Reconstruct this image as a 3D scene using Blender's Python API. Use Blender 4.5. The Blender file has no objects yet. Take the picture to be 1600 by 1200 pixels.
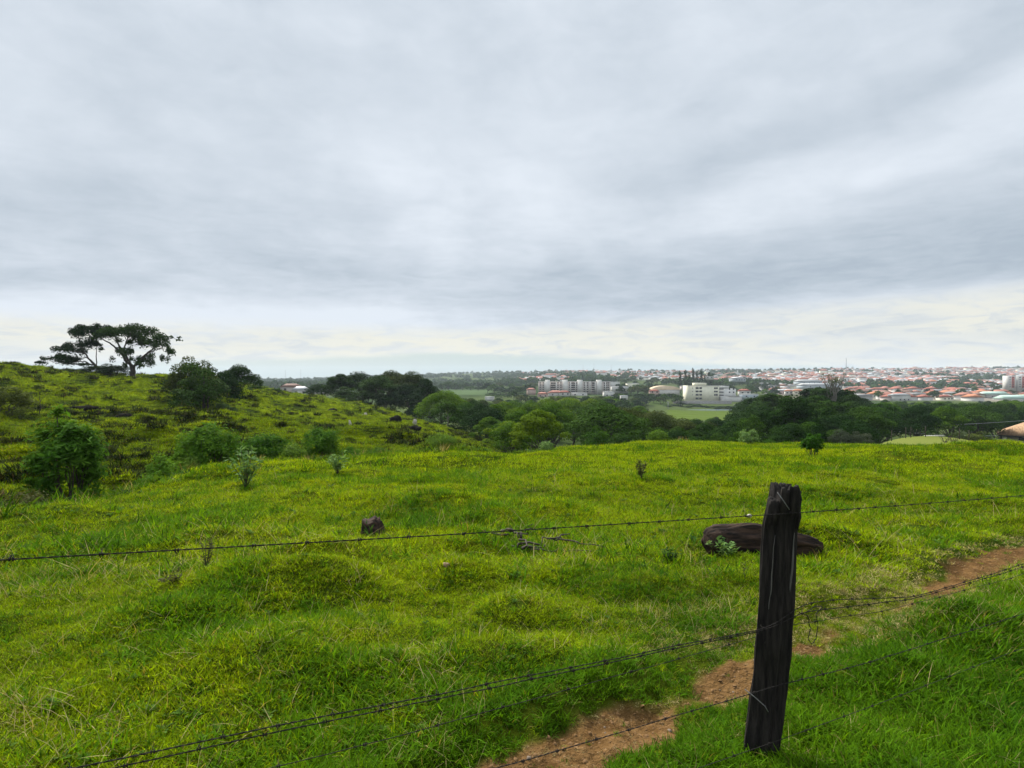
import bpy, math, random
import numpy as np
from mathutils import Vector

R = math.radians
scene = bpy.context.scene
C = scene.collection
F_PX, ROW0, EYE = 950.0, 585.0, 1.6

# ---------------------------------------------------------------- camera
cam_d = bpy.data.cameras.new('camera')
cam = bpy.data.objects.new('camera', cam_d)
C.objects.link(cam)
cam_d.sensor_width = 36
cam_d.lens = F_PX / 1600 * 36
cam_d.clip_start = 0.05
cam_d.clip_end = 20000
cam.location = (0, 0, EYE)
cam.rotation_euler = (R(90 - 0.9), 0, 0)
scene.camera = cam

# ---------------------------------------------------------------- exposure / render
vs = scene.view_settings
scene.display_settings.display_device = 'sRGB'
vs.view_transform = 'Standard'
vs.look = 'None'
vs.exposure = 0.62
vs.gamma = 1.0
vs.use_curve_mapping = False
scene.cycles.use_denoising = True
scene.cycles.max_bounces = 6
scene.cycles.diffuse_bounces = 3
scene.cycles.glossy_bounces = 2
scene.cycles.transmission_bounces = 4
scene.cycles.transparent_max_bounces = 6
scene.cycles.use_fast_gi = False

# ---------------------------------------------------------------- sun
SUN_EL, SUN_AZ = 43.0, -28.0          # azimuth measured from +y towards +x
sun_d = bpy.data.lights.new('sun', 'SUN')
sun = bpy.data.objects.new('sun', sun_d)
C.objects.link(sun)
sun_d.energy = 5.0
sun_d.angle = R(7)
sun_d.color = (1.0, 0.95, 0.86)
sd = Vector((math.sin(R(SUN_AZ)) * math.cos(R(SUN_EL)), math.cos(R(SUN_AZ)) * math.cos(R(SUN_EL)), math.sin(R(SUN_EL))))
sun.rotation_euler = (-sd).to_track_quat('-Z', 'Y').to_euler()
sun.location = (0, 0, 60)


# ---------------------------------------------------------------- node helper
class NB:
    def __init__(s, tree):
        s.t = tree
        s.n = tree.nodes
        s.l = tree.links

    def node(s, typ, **kw):
        n = s.n.new(typ)
        for k, v in kw.items():
            setattr(n, k, v)
        return n

    def put(s, sock, v):
        if v is None:
            return
        if isinstance(v, bpy.types.NodeSocket):
            s.l.new(v, sock)
        else:
            if isinstance(v, (tuple, list)) and len(v) == 3 and sock.type == 'RGBA':
                v = (*v, 1)
            sock.default_value = v

    def m(s, op, a, b=None, c=None, clamp=False):
        n = s.node('ShaderNodeMath', operation=op, use_clamp=clamp)
        s.put(n.inputs[0], a)
        s.put(n.inputs[1], b)
        s.put(n.inputs[2], c)
        return n.outputs[0]

    def rng(s, v, a, b, lo=0.0, hi=1.0, smooth=True):
        n = s.node('ShaderNodeMapRange', interpolation_type='SMOOTHSTEP' if smooth else 'LINEAR')
        s.put(n.inputs[0], v)
        for i, x in enumerate((a, b, lo, hi)):
            s.put(n.inputs[i + 1], x)
        return n.outputs[0]

    def mix(s, f, a, b, mode='MIX'):
        n = s.node('ShaderNodeMix', data_type='RGBA', blend_type=mode)
        s.put(n.inputs[0], f)
        s.put(n.inputs[6], a)
        s.put(n.inputs[7], b)
        return n.outputs[2]

    def noise(s, vec, scale, detail=3, rough=0.5, dist=0.0):
        n = s.node('ShaderNodeTexNoise')
        s.put(n.inputs['Vector'], vec)
        s.put(n.inputs['Scale'], scale)
        s.put(n.inputs['Detail'], detail)
        s.put(n.inputs['Roughness'], rough)
        s.put(n.inputs['Distortion'], dist)
        return n.outputs[0]

    def vec(s, x, y, z=0.0):
        n = s.node('ShaderNodeCombineXYZ')
        s.put(n.inputs[0], x)
        s.put(n.inputs[1], y)
        s.put(n.inputs[2], z)
        return n.outputs[0]


# ---------------------------------------------------------------- world: overcast with a clear strip on the horizon
world = bpy.data.worlds.new('World')
scene.world = world
world.use_nodes = True
nb = NB(world.node_tree)
nb.n.clear()
tc = nb.node('ShaderNodeTexCoord')
nrm = nb.node('ShaderNodeVectorMath', operation='NORMALIZE')
nb.l.new(tc.outputs['Generated'], nrm.inputs[0])
sep = nb.node('ShaderNodeSeparateXYZ')
nb.l.new(nrm.outputs[0], sep.inputs[0])
dx, dy, dz = sep.outputs
DEG = 180 / math.pi
az = nb.m('MULTIPLY', nb.m('ARCTAN2', dx, dy), DEG)
el = nb.m('MULTIPLY', nb.m('ARCSINE', dz), DEG)
# cloud deck seen in perspective
zz = nb.m('ADD', nb.m('MAXIMUM', dz, 0.0), 0.07)
pv = nb.vec(nb.m('DIVIDE', dx, zz), nb.m('DIVIDE', dy, zz), 0.0)
mp = nb.node('ShaderNodeMapping')
nb.l.new(pv, mp.inputs[0])
mp.inputs['Rotation'].default_value = (0, 0, R(-24))
mp.inputs['Scale'].default_value = (0.30, 1.0, 1.0)
streak = nb.noise(mp.outputs[0], 0.75, 5, 0.52, 0.3)
soft = nb.noise(pv, 0.55, 4, 0.5, 0.4)
fine = nb.noise(nb.vec(nb.m('MULTIPLY', az, 0.05), nb.m('MULTIPLY', el, 0.32), 3.0), 1.0, 5, 0.55, 0.6)
puff = nb.noise(nb.vec(nb.m('MULTIPLY', az, 0.11), nb.m('MULTIPLY', el, 0.2), 7.0), 1.0, 5, 0.55, 0.2)
wob = nb.m('MULTIPLY', nb.m('SUBTRACT', fine, 0.5), 5.0)
wob2 = nb.m('MULTIPLY', nb.m('SUBTRACT', puff, 0.5), 6.0)


def band(a0, slope, below, above, w=wob):
    # 1 around the line el = a0 + slope * az, fading over `below` and `above` degrees
    e = nb.m('ADD', nb.m('SUBTRACT', el, nb.m('ADD', nb.m('MULTIPLY', az, slope), a0)), w)
    return nb.m('MULTIPLY', nb.rng(e, -below, 0.0), nb.rng(e, 0.0, above, 1.0, 0.0))


B = nb.m('ADD', 0.60, nb.m('MULTIPLY', nb.m('SUBTRACT', streak, 0.5), 0.66))
B = nb.m('ADD', B, nb.m('MULTIPLY', nb.m('SUBTRACT', soft, 0.5), 0.7))
B = nb.m('ADD', B, nb.m('MULTIPLY', nb.m('SUBTRACT', puff, 0.5), 0.75))
# dark underside of the bank on the right, its sharp lower edge climbing to the right
right = nb.rng(az, -16, 20)
darkb = nb.m('MULTIPLY', nb.m('MULTIPLY', band(6.9, 0.040, 2.4, 6.0, nb.m('ADD', nb.m('MULTIPLY', wob, 0.55), nb.m('MULTIPLY', wob2, .25))), right), nb.rng(puff, .2, .7, .75, 1.1))
B = nb.m('SUBTRACT', B, nb.m('MULTIPLY', darkb, 0.54))
# pale sweep above it and a darker one higher
B = nb.m('ADD', B, nb.m('MULTIPLY', nb.m('MULTIPLY', band(11.0, 0.16, 3.0, 4.5, nb.m('MULTIPLY', wob, .6)), nb.rng(az, 8, 24)), 0.45))
B = nb.m('SUBTRACT', B, nb.m('MULTIPLY', nb.m('MULTIPLY', band(12.5, 0.27, 2.2, 5.0, wob), nb.rng(az, 10, 24)), 0.24))
# middle grey on the left, paler middle
B = nb.m('SUBTRACT', B, nb.m('MULTIPLY', nb.m('MULTIPLY', band(11.0, -0.03, 5.0, 6.0, wob2), nb.rng(az, -4, -20)), 0.14))
B = nb.m('SUBTRACT', B, nb.m('MULTIPLY', band(7.6, 0.02, 2.0, 4.5, wob2), 0.18))
sm = nb.noise(nb.vec(nb.m('MULTIPLY', az, 0.30), nb.m('MULTIPLY', el, 1.5), 5.0), 1.0, 5, 0.6, 0.8)
B = nb.m('ADD', B, nb.m('MULTIPLY', nb.m('MULTIPLY', nb.m('SUBTRACT', sm, 0.5), nb.rng(el, 22, 3)), 0.75))
B = nb.m('ADD', B, nb.m('MULTIPLY', nb.m('MULTIPLY', band(18, 0.0, 8, 9, wob2), nb.rng(nb.m('ABSOLUTE', nb.m('ADD', az, 4)), 20, 4)), 0.30))
# pale band low on the left
B = nb.m('ADD', B, nb.m('MULTIPLY', nb.m('MULTIPLY', band(4.9, 0.0, 1.6, 2.2, nb.m('MULTIPLY', wob2, .5)), nb.rng(az, 2, -14)), 0.55))
det = nb.noise(nb.vec(nb.m('MULTIPLY', az, 0.16), nb.m('MULTIPLY', el, 0.34), 11.0), 1.0, 7, 0.62, 0.5)
det2 = nb.noise(pv, 2.4, 6, 0.6, 0.6)
B = nb.m('ADD', B, nb.m('MULTIPLY', nb.m('SUBTRACT', det, 0.5), 0.55))
B = nb.m('ADD', B, nb.m('MULTIPLY', nb.m('SUBTRACT', det2, 0.5), 0.26))
B = nb.m('MINIMUM', nb.m('MAXIMUM', B, -0.10), 1.15)
cloud = nb.mix(nb.m('ADD', nb.m('MULTIPLY', B, .88), .10), (0.285, 0.335, 0.390), (0.508, 0.550, 0.602))
# cream light under the deck, streaky
cream_e = nb.m('ADD', el, nb.m('MULTIPLY', wob, 0.30))
edge_hi = nb.m('ADD', 4.2, nb.m('MULTIPLY', nb.m('MAXIMUM', az, 0.0), 0.052))
cream_m = nb.m('MULTIPLY', nb.rng(cream_e, nb.m('ADD', edge_hi, 0.9), nb.m('SUBTRACT', edge_hi, 0.9)), nb.m('MULTIPLY', nb.rng(fine, 0.28, 0.62, 0.45, 1.0), nb.rng(sm, 0.36, 0.56, 0.45, 1.0)))
cloud = nb.mix(cream_m, cloud, (0.565, 0.560, 0.495))
# Nishita clear sky showing in the strip at the horizon
sky = nb.node('ShaderNodeTexSky', sky_type='NISHITA')
sky.sun_disc = False
sky.sun_elevation = R(SUN_EL)
sky.sun_rotation = R(SUN_AZ)
sky.air_density = 1.2
sky.dust_density = 2.0
clear = nb.mix(1.0, sky.outputs[0], (0.068, 0.068, 0.063), 'MULTIPLY')
gap_e = nb.m('ADD', el, nb.m('MULTIPLY', wob, 0.26))
gap_top = nb.m('ADD', 2.0, nb.m('MULTIPLY', nb.m('ABSOLUTE', nb.m('ADD', az, 5.0)), -0.045))
gap = nb.m('MULTIPLY', nb.rng(gap_e, nb.m('ADD', gap_top, 0.35), nb.m('SUBTRACT', gap_top, 0.25)), nb.rng(fine, 0.75, 0.5, 0.55, 0.92))
col = nb.mix(gap, cloud, nb.mix(0.72, clear, (0.335, 0.470, 0.525)))
# sky brightened overhead, unseen above the frame, to light the grass
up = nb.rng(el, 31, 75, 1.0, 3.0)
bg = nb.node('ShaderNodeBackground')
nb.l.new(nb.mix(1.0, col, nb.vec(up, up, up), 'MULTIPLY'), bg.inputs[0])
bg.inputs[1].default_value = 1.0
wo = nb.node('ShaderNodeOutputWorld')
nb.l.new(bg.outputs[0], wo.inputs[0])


# ================================================================ numeric helpers
_r0 = np.random.RandomState(7)
_LAT = _r0.rand(256, 256)


def vnoise(x, y, s=0):
    x = np.asarray(x, float) + s * 17.31
    y = np.asarray(y, float) + s * 9.77
    xi = np.floor(x).astype(int)
    yi = np.floor(y).astype(int)
    fx, fy = x - xi, y - yi
    fx = fx * fx * (3 - 2 * fx)
    fy = fy * fy * (3 - 2 * fy)
    a = _LAT[xi & 255, yi & 255]
    b = _LAT[(xi + 1) & 255, yi & 255]
    c = _LAT[xi & 255, (yi + 1) & 255]
    d = _LAT[(xi + 1) & 255, (yi + 1) & 255]
    return (a * (1 - fx) + b * fx) * (1 - fy) + (c * (1 - fx) + d * fx) * fy


def fbm(x, y, s=0, o=4):
    t, amp, tot = 0.0, 1.0, 0.0
    for k in range(o):
        t = t + amp * vnoise(x * 2 ** k, y * 2 ** k, s + k * 3)
        tot += amp
        amp *= 0.5
    return t / tot


def sstep(a, b, x):
    t = np.clip((np.asarray(x, float) - a) / (b - a), 0, 1)
    return t * t * (3 - 2 * t)


# ---------------------------------------------------------------- terrain: depth / height profiles along sight lines
def zr(y, row):
    return EYE - (row - ROW0) / F_PX * y


S = -0.065
PROF = {
    -250: [(1, S), (6, 6 * S), (8, -0.75), (9.5, -1.7), (13, -1.7), (24, -1.2), (45, 0.3), (65, 2.3), (82, 4.6), (95, 4.2), (150, -2), (300, -10), (800, -15), (2500, -6), (4000, -20)],
    0: [(1, S), (7, 7 * S), (9.6, zr(9.6, 800)), (11.5, -1.75), (16, -1.85), (30, zr(30, 702)), (50, zr(50, 642)), (70, zr(70, 602)), (90, zr(90, 570)), (105, 2.2), (150, -3), (300, -10), (800, -15), (2500, -6), (4000, -20)],
    100: [(1, S), (9, 9 * S), (11.6, zr(11.6, 775)), (13.5, -1.9), (18, -2.0), (30, zr(30, 703)), (50, zr(50, 645)), (70, zr(70, 610)), (90, zr(90, 575)), (105, 1.5), (150, -3), (300, -10), (800, -15), (2500, -6), (4000, -20)],
    210: [(1, S), (11, 11 * S), (14, zr(14, 752)), (16.5, -2.1), (20, -2.2), (30, zr(30, 705)), (50, zr(50, 650)), (70, zr(70, 617)), (95, zr(95, 588)), (110, 0.6), (160, -5), (300, -11), (800, -15), (2500, -6), (4000, -20)],
    300: [(1, S), (13, 13 * S), (17, zr(17, 734)), (20, -2.2), (25, -2.2), (40, zr(40, 676)), (60, zr(60, 640)), (85, zr(85, 608)), (105, zr(105, 591)), (120, 0.1), (170, -7), (300, -13), (800, -15), (2500, -6), (4000, -20)],
    400: [(1, S), (16, 16 * S), (20, zr(20, 722)), (24, -2.4), (29, -2.5), (50, zr(50, 668)), (70, zr(70, 642)), (95, zr(95, 617)), (118, zr(118, 604)), (135, -2.0), (180, -9), (300, -16), (800, -20), (2500, zr(2500, 594)), (4000, -60)],
    500: [(1, S), (18, 18 * S), (23, zr(23, 712)), (27, -2.5), (34, -2.8), (55, zr(55, 675)), (80, zr(80, 650)), (110, zr(110, 631)), (138, zr(138, 621)), (160, -5.0), (200, -12), (300, -18), (800, -20), (2500, zr(2500, 593)), (4000, -60)],
    600: [(1, S), (20, 20 * S), (25, zr(25, 708)), (30, -2.75), (40, zr(40, 695)), (70, zr(70, 667)), (110, zr(110, 646)), (150, zr(150, 637)), (175, -9), (220, -14), (300, -18), (700, -18), (1100, -22), (2500, zr(2500, 588)), (4000, -60)],
    700: [(1, S), (20, 20 * S), (26, zr(26, 706)), (35, -3.05), (50, zr(50, 693)), (75, zr(75, 680)), (98, zr(98, 672)), (125, -10.5), (170, -15), (250, -18), (500, zr(500, 622)), (700, zr(700, 609)), (1000, -22), (2500, zr(2500, 584)), (4000, -40)],
    800: [(1, S), (21, 21 * S), (27, zr(27, 711)), (35, -3.3), (60, -7), (100, -11), (150, -14), (250, -18), (500, -19), (700, -17), (1000, -19), (1600, zr(1600, 592)), (2500, zr(2500, 582)), (4000, -40)],
    900: [(1, S), (22, 22 * S), (30, zr(30, 702)), (40, -4), (70, -9), (120, -14), (250, -18), (480, -20), (560, zr(560, 615)), (700, -15.5), (1100, zr(1100, 592)), (2300, zr(2300, 580)), (4000, -30)],
    1000: [(1, S), (22, 22 * S), (34, zr(34, 692)), (44, -3.6), (70, -9), (120, -14), (250, -20), (400, -24), (500, -20), (560, -18), (800, -14), (1100, zr(1100, 594)), (2300, zr(2300, 580)), (4000, -30)],
    1100: [(1, S), (22, 22 * S), (37, zr(37, 691)), (46, -3.8), (70, -8.5), (120, -14), (250, -21), (350, -25.3), (432, -25.8), (450, -25), (470, -21), (520, -20), (800, -15), (1100, zr(1100, 595)), (2300, zr(2300, 580)), (4000, -30)],
    1200: [(1, S), (22, 22 * S), (38, zr(38, 694)), (47, -4), (70, -8), (120, -14), (250, -20), (350, -24), (432, -25), (500, -20), (800, zr(800, 608)), (1200, zr(1200, 593)), (2300, zr(2300, 579)), (4000, -30)],
    1320: [(1, S), (22, 22 * S), (38, zr(38, 697)), (46, -4.4), (60, -7.0), (90, -11), (140, -15), (250, -19), (500, zr(500, 626)), (800, zr(800, 611)), (1200, zr(1200, 598)), (1700, zr(1700, 586)), (2300, zr(2300, 577)), (4000, -30)],
    1395: [(1, S), (22, 22 * S), (33, zr(33, 700)), (42, zr(42, 701)), (56, zr(56, 692)), (77, zr(77, 680)), (90, -9.5), (140, -15), (250, -19), (500, zr(500, 626)), (800, zr(800, 612)), (1200, zr(1200, 598)), (1700, zr(1700, 586)), (2300, zr(2300, 576)), (4000, -30)],
    1440: [(1, S), (22, 22 * S), (33, zr(33, 700)), (42, zr(42, 701)), (56, zr(56, 692)), (77, zr(77, 678)), (90, -9.5), (140, -15), (250, -19), (500, zr(500, 626)), (800, zr(800, 612)), (1200, zr(1200, 598)), (1700, zr(1700, 586)), (2300, zr(2300, 576)), (4000, -30)],
    1490: [(1, S), (22, 22 * S), (33, zr(33, 700)), (42, zr(42, 701)), (56, zr(56, 692)), (77, zr(77, 679)), (90, -9.5), (140, -15), (250, -19), (500, zr(500, 626)), (800, zr(800, 612)), (1200, zr(1200, 598)), (1700, zr(1700, 586)), (2300, zr(2300, 576)), (4000, -30)],
    1600: [(1, S), (22, 22 * S), (33, zr(33, 704)), (46, -4.7), (70, -7.4), (100, -10.8), (120, -13.0), (160, -15.5), (250, -19), (500, zr(500, 627)), (800, zr(800, 612)), (1200, zr(1200, 598)), (1700, zr(1700, 586)), (2300, zr(2300, 574)), (4000, -30)],
    1900: [(1, S), (22, 22 * S), (33, zr(33, 703)), (46, -4.7), (70, -7.4), (100, -10.8), (120, -13.0), (160, -15.5), (250, -19), (500, zr(500, 627)), (800, zr(800, 612)), (1200, zr(1200, 598)), (1700, zr(1700, 586)), (2300, zr(2300, 574)), (4000, -30)],
}
LG = np.linspace(math.log(1.0), math.log(4000), 900)
PXG = np.linspace(-250, 1900, 431)
_keys = sorted(PROF)
_T = np.array([np.interp(np.exp(LG), [a for a, b in PROF[k]], [b for a, b in PROF[k]]) for k in _keys])


def _smooth(T, n, axis):
    k = np.exp(-0.5 * (np.arange(-3 * n, 3 * n + 1) / n) ** 2)
    k /= k.sum()
    pad = [(0, 0), (0, 0)]
    pad[axis] = (3 * n, 3 * n)
    P = np.pad(T, pad, mode='edge')
    return np.apply_along_axis(lambda v: np.convolve(v, k, 'valid'), axis, P)


_T = _smooth(_T, 5, 1)
_T2 = np.array([np.interp(PXG, _keys, _T[:, j]) for j in range(_T.shape[1])]).T
TAB = _smooth(_T2, 6, 0)


def base_h(x, y):
    x = np.asarray(x, float)
    y = np.asarray(y, float)
    yy = np.maximum(y, 0.7)
    px = np.clip(800 + F_PX * x / yy, -249.9, 1899.9)
    px = np.where(yy < 6, 800 + (px - 800) * 1.0, px)
    d = np.maximum(yy, np.hypot(x, y) * 0.66)
    fi = (px + 250) / (PXG[1] - PXG[0])
    fj = np.clip((np.log(np.clip(d, 1.0, 3999)) - LG[0]) / (LG[1] - LG[0]), 0, len(LG) - 1.001)
    i = np.clip(fi.astype(int), 0, len(PXG) - 2)
    j = fj.astype(int)
    a, b = fi - i, fj - j
    z = (TAB[i, j] * (1 - a) + TAB[i + 1, j] * a) * (1 - b) + (TAB[i, j + 1] * (1 - a) + TAB[i + 1, j + 1] * a) * b
    return np.where(y < 0.7, np.where(y < -6, 0.0, z), z)


def ground_at(px, row, ymax=60.0):
    """first point where the sight line through (px, row) meets the smooth ground"""
    ys = np.exp(np.linspace(math.log(1.2), math.log(ymax), 4000))
    xs = (px - 800) / F_PX * ys
    d = base_h(xs, ys) - zr(ys, row)
    k = np.argmax(d > 0)
    return xs[k], ys[k]


# hummocks and hollows of the near field: (px, row, height, half-width across, half-width along)
BUMPS = []
for px, row, h, wx, wy in [
    (400, 935, .30, .85, .40), (520, 925, .18, .45, .33), (250, 985, .10, .5, .4), (700, 905, .07, .5, .3),
    (1010, 925, .13, .32, .28), (735, 905, .10, .35, .3), (850, 800, .22, .8, .6), (700, 800, .20, .9, .6),
    (600, 795, .14, .8, .6), (990, 760, .2, 1.2, .9), (1160, 765, .16, 1.2, .8), (1330, 750, .2, 1.4, .9),
    (1540, 708, .5, 2.2, 1.4), (1430, 725, .35, 2.0, 1.2), (1180, 712, .3, 2, 1.2), (1080, 715, .25, 2, 1.2),
    (480, 790, .12, .7, .5), (420, 760, .25, 1.2, .8), (330, 745, .2, 1.0, .8), (560, 750, .2, 1.0, .8), (240, 770, .16, .8, .6),
    (640, 735, .3, 1.6, 1.0), (760, 730, .25, 1.6, 1.0), (880, 725, .2, 1.2, 1.0), (690, 960, -.10, .3, .18),
    (160, 865, .10, .6, .4), (900, 1085, .07, .35, .22), (1000, 1050, .05, .4, .22), (780, 1110, .05, .4, .3),
    (620, 1000, .06, .45, .3), (1150, 900, .05, .5, .35), (1400, 860, .07, .6, .4), (60, 940, .1, .5, .35),
    (1380, 1060, .07, .35, .3), (1520, 980, .08, .5, .4), (1270, 1150, .05, .3, .25),
]:
    gx, gy = ground_at(px, row)
    BUMPS.append((gx, gy, h, wx, wy))

_rb = random.Random(17)
for _i in range(110):
    _d = math.exp(_rb.uniform(math.log(3.6), math.log(34)))
    _u = _rb.uniform(-.86, .86)
    _s = _rb.uniform(.16, .42) * (1 + _d * .05)
    BUMPS.append((_u * _d, _d, _s * _rb.uniform(.13, .27), _s * _rb.uniform(.8, 1.5), _s * .7))

PATH = np.array([(-2.2, .9), (-.55, 2.25), (.10, 2.80), (.72, 3.25), (1.22, 3.72), (1.75, 4.1), (2.4, 4.55), (3.67, 5.45), (4.75, 6.35), (5.75, 7.1), (7.2, 8.0), (9.5, 9.2), (13.5, 11.0)])


def path_dist(x, y):
    best = np.full(np.shape(x), 1e9)
    side = np.zeros(np.shape(x))
    for (ax, ay), (bx, by) in zip(PATH[:-1], PATH[1:]):
        vx, vy = bx - ax, by - ay
        L2 = vx * vx + vy * vy
        t = np.clip(((x - ax) * vx + (y - ay) * vy) / L2, 0, 1)
        d = np.hypot(x - ax - t * vx, y - ay - t * vy)
        c = (vx * (y - ay) - vy * (x - ax)) / math.sqrt(L2)
        m = d < best
        best = np.where(m, d, best)
        side = np.where(m, c, side)
    return best, side


def dirt_mask(x, y):
    d, s = path_dist(x, y)
    n = fbm(x * 2.3, y * 2.3, 5, 4)
    w = 0.150 + 0.10 * sstep(5.5, 7, y) + (n - 0.5) * 0.42 + (vnoise(x * 7, y * 7, 45) - .5) * .10
    # grassed over where the path runs behind the post
    g = np.exp(-((np.hypot(x - 3.1, y - 5.0) / 1.35) ** 2)) * 0.23
    return sstep(0.055, -0.055, d - (w - g))


def hill_mask(x, y):
    yy = np.maximum(y, .7)
    px = 800 + F_PX * np.asarray(x) / yy
    edge = np.interp(px, [-250, 0, 100, 210, 300, 400, 500, 600, 700, 800], [8.5, 11, 13, 16, 19.5, 23, 26.5, 30, 34, 36])
    far = np.interp(px, [-250, 400, 600, 720, 800], [125, 135, 160, 120, 60])
    return sstep(0, 3, yy - edge) * sstep(far + 10, far - 5, yy) * sstep(830, 740, px)


def H(x, y):
    x = np.asarray(x, float)
    y = np.asarray(y, float)
    z = base_h(x, y)
    d = np.hypot(x, y)
    near = sstep(70, 30, d)
    z = z + near * ((fbm(x * .8, y * .8, 1, 3) - .5) * .17 + (fbm(x * 2.6, y * 2.6, 2, 3) - .5) * .11)
    z = z + sstep(6, 14, d) * near * (fbm(x * .30, y * .30, 3, 3) - .5) * .50
    hm = hill_mask(x, y)
    wx = x + 2.0 * fbm(x * .12, y * .12, 21, 2)
    ter = np.abs(vnoise(wx * .16, y * .55 + .6 * fbm(x * .2, y * .2, 22, 2), 9) - .5) * 2
    lump = fbm(x * .5, y * .5, 11, 3)
    z = z + hm * ((ter - .4) * .60 + (lump - .5) * 1.5 * np.interp(y, [10, 40], [.5, 1]) + (fbm(x * .11, y * .11, 12, 2) - .5) * 1.5)
    for bx, by, h, wx_, wy_ in BUMPS:
        z = z + h * np.exp(-((x - bx) / wx_) ** 2 - ((y - by) / wy_) ** 2)
    pd, side = path_dist(x, y)
    cut = sstep(.42, .16, pd) * (.085 + .03 * (vnoise(x * 5, y * 5, 6) - .5))
    z = z - cut * sstep(16, 9, y) * (1.0 + .5 * (fbm(x * 6, y * 6, 47, 3) - .5))
    z = z + sstep(.5, .2, pd) * sstep(14, 9, y) * ((fbm(x * 9, y * 9, 48, 3) - .5) * .055 + (vnoise(x * 22, y * 22, 49) - .5) * .012)
    mid = sstep(60, 200, d)
    z = z + mid * (fbm(x / 90, y / 90, 15, 3) - .5) * np.interp(d, [60, 300, 1500, 4000], [0, 1.5, 9, 16]) * np.where((d > 340) & (d < 620), .15, 1)
    return z


_pz = float(H(np.array([1.18]), np.array([2.83]))[0])
BUMPS.append((1.18, 2.83, -.187 - _pz, .55, .45))


def hit(px, row, y0=1.5, y1=60.0):
    """depth at which the sight line through (px, row) meets the real ground"""
    ys = np.exp(np.linspace(math.log(y0), math.log(y1), 3000))
    xs = (px - 800) / F_PX * ys
    d = H(xs, ys) - zr(ys, row)
    return float(ys[np.argmax(d > 0)])


# ---------------------------------------------------------------- mesh helpers
def new_mesh(name, V, F, mats=(), smooth=False, midx=None):
    """F: an (n, k) array, or a list of such arrays / polygons"""
    V = np.asarray(V, np.float32)
    if isinstance(F, np.ndarray):
        F = [F]
    arrs = []
    for f in F:
        f = np.asarray(f)
        arrs.append(f[None, :] if f.ndim == 1 else f)
    loops = np.concatenate([a.ravel() for a in arrs]).astype(np.int32)
    sizes = np.concatenate([np.full(len(a), a.shape[1]) for a in arrs]).astype(np.int32)
    starts = np.concatenate([[0], np.cumsum(sizes)[:-1]]).astype(np.int32)
    me = bpy.data.meshes.new(name)
    me.vertices.add(len(V))
    me.vertices.foreach_set('co', V.ravel())
    me.loops.add(len(loops))
    me.loops.foreach_set('vertex_index', loops)
    me.polygons.add(len(sizes))
    me.polygons.foreach_set('loop_start', starts)
    if midx is not None:
        me.polygons.foreach_set('material_index', np.asarray(midx, np.int32))
    if smooth:
        me.polygons.foreach_set('use_smooth', np.ones(len(sizes), bool))
    for m_ in mats:
        me.materials.append(m_)
    me.update(calc_edges=True)
    me.validate()
    return me


def put(name, me, parent=None, loc=None, rotz=0.0, scale=None):
    o = bpy.data.objects.new(name, me)
    C.objects.link(o)
    if parent is not None:
        o.parent = parent
    if loc is not None:
        o.location = loc
    o.rotation_euler = (0, 0, rotz)
    if scale is not None:
        o.scale = scale if isinstance(scale, (tuple, list)) else (scale,) * 3
    return o


def tag(o, label=None, cat=None, group=None, kind=None):
    if label:
        o['label'] = label
    if cat:
        o['category'] = cat
    if group:
        o['group'] = group
    if kind:
        o['kind'] = kind
    return o


def empty(name, loc, label=None, cat=None, group=None, rotz=0.0, scale=None):
    o = put(name, None, None, loc, rotz, scale)
    o.empty_display_size = .2
    return tag(o, label, cat, group)


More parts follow.
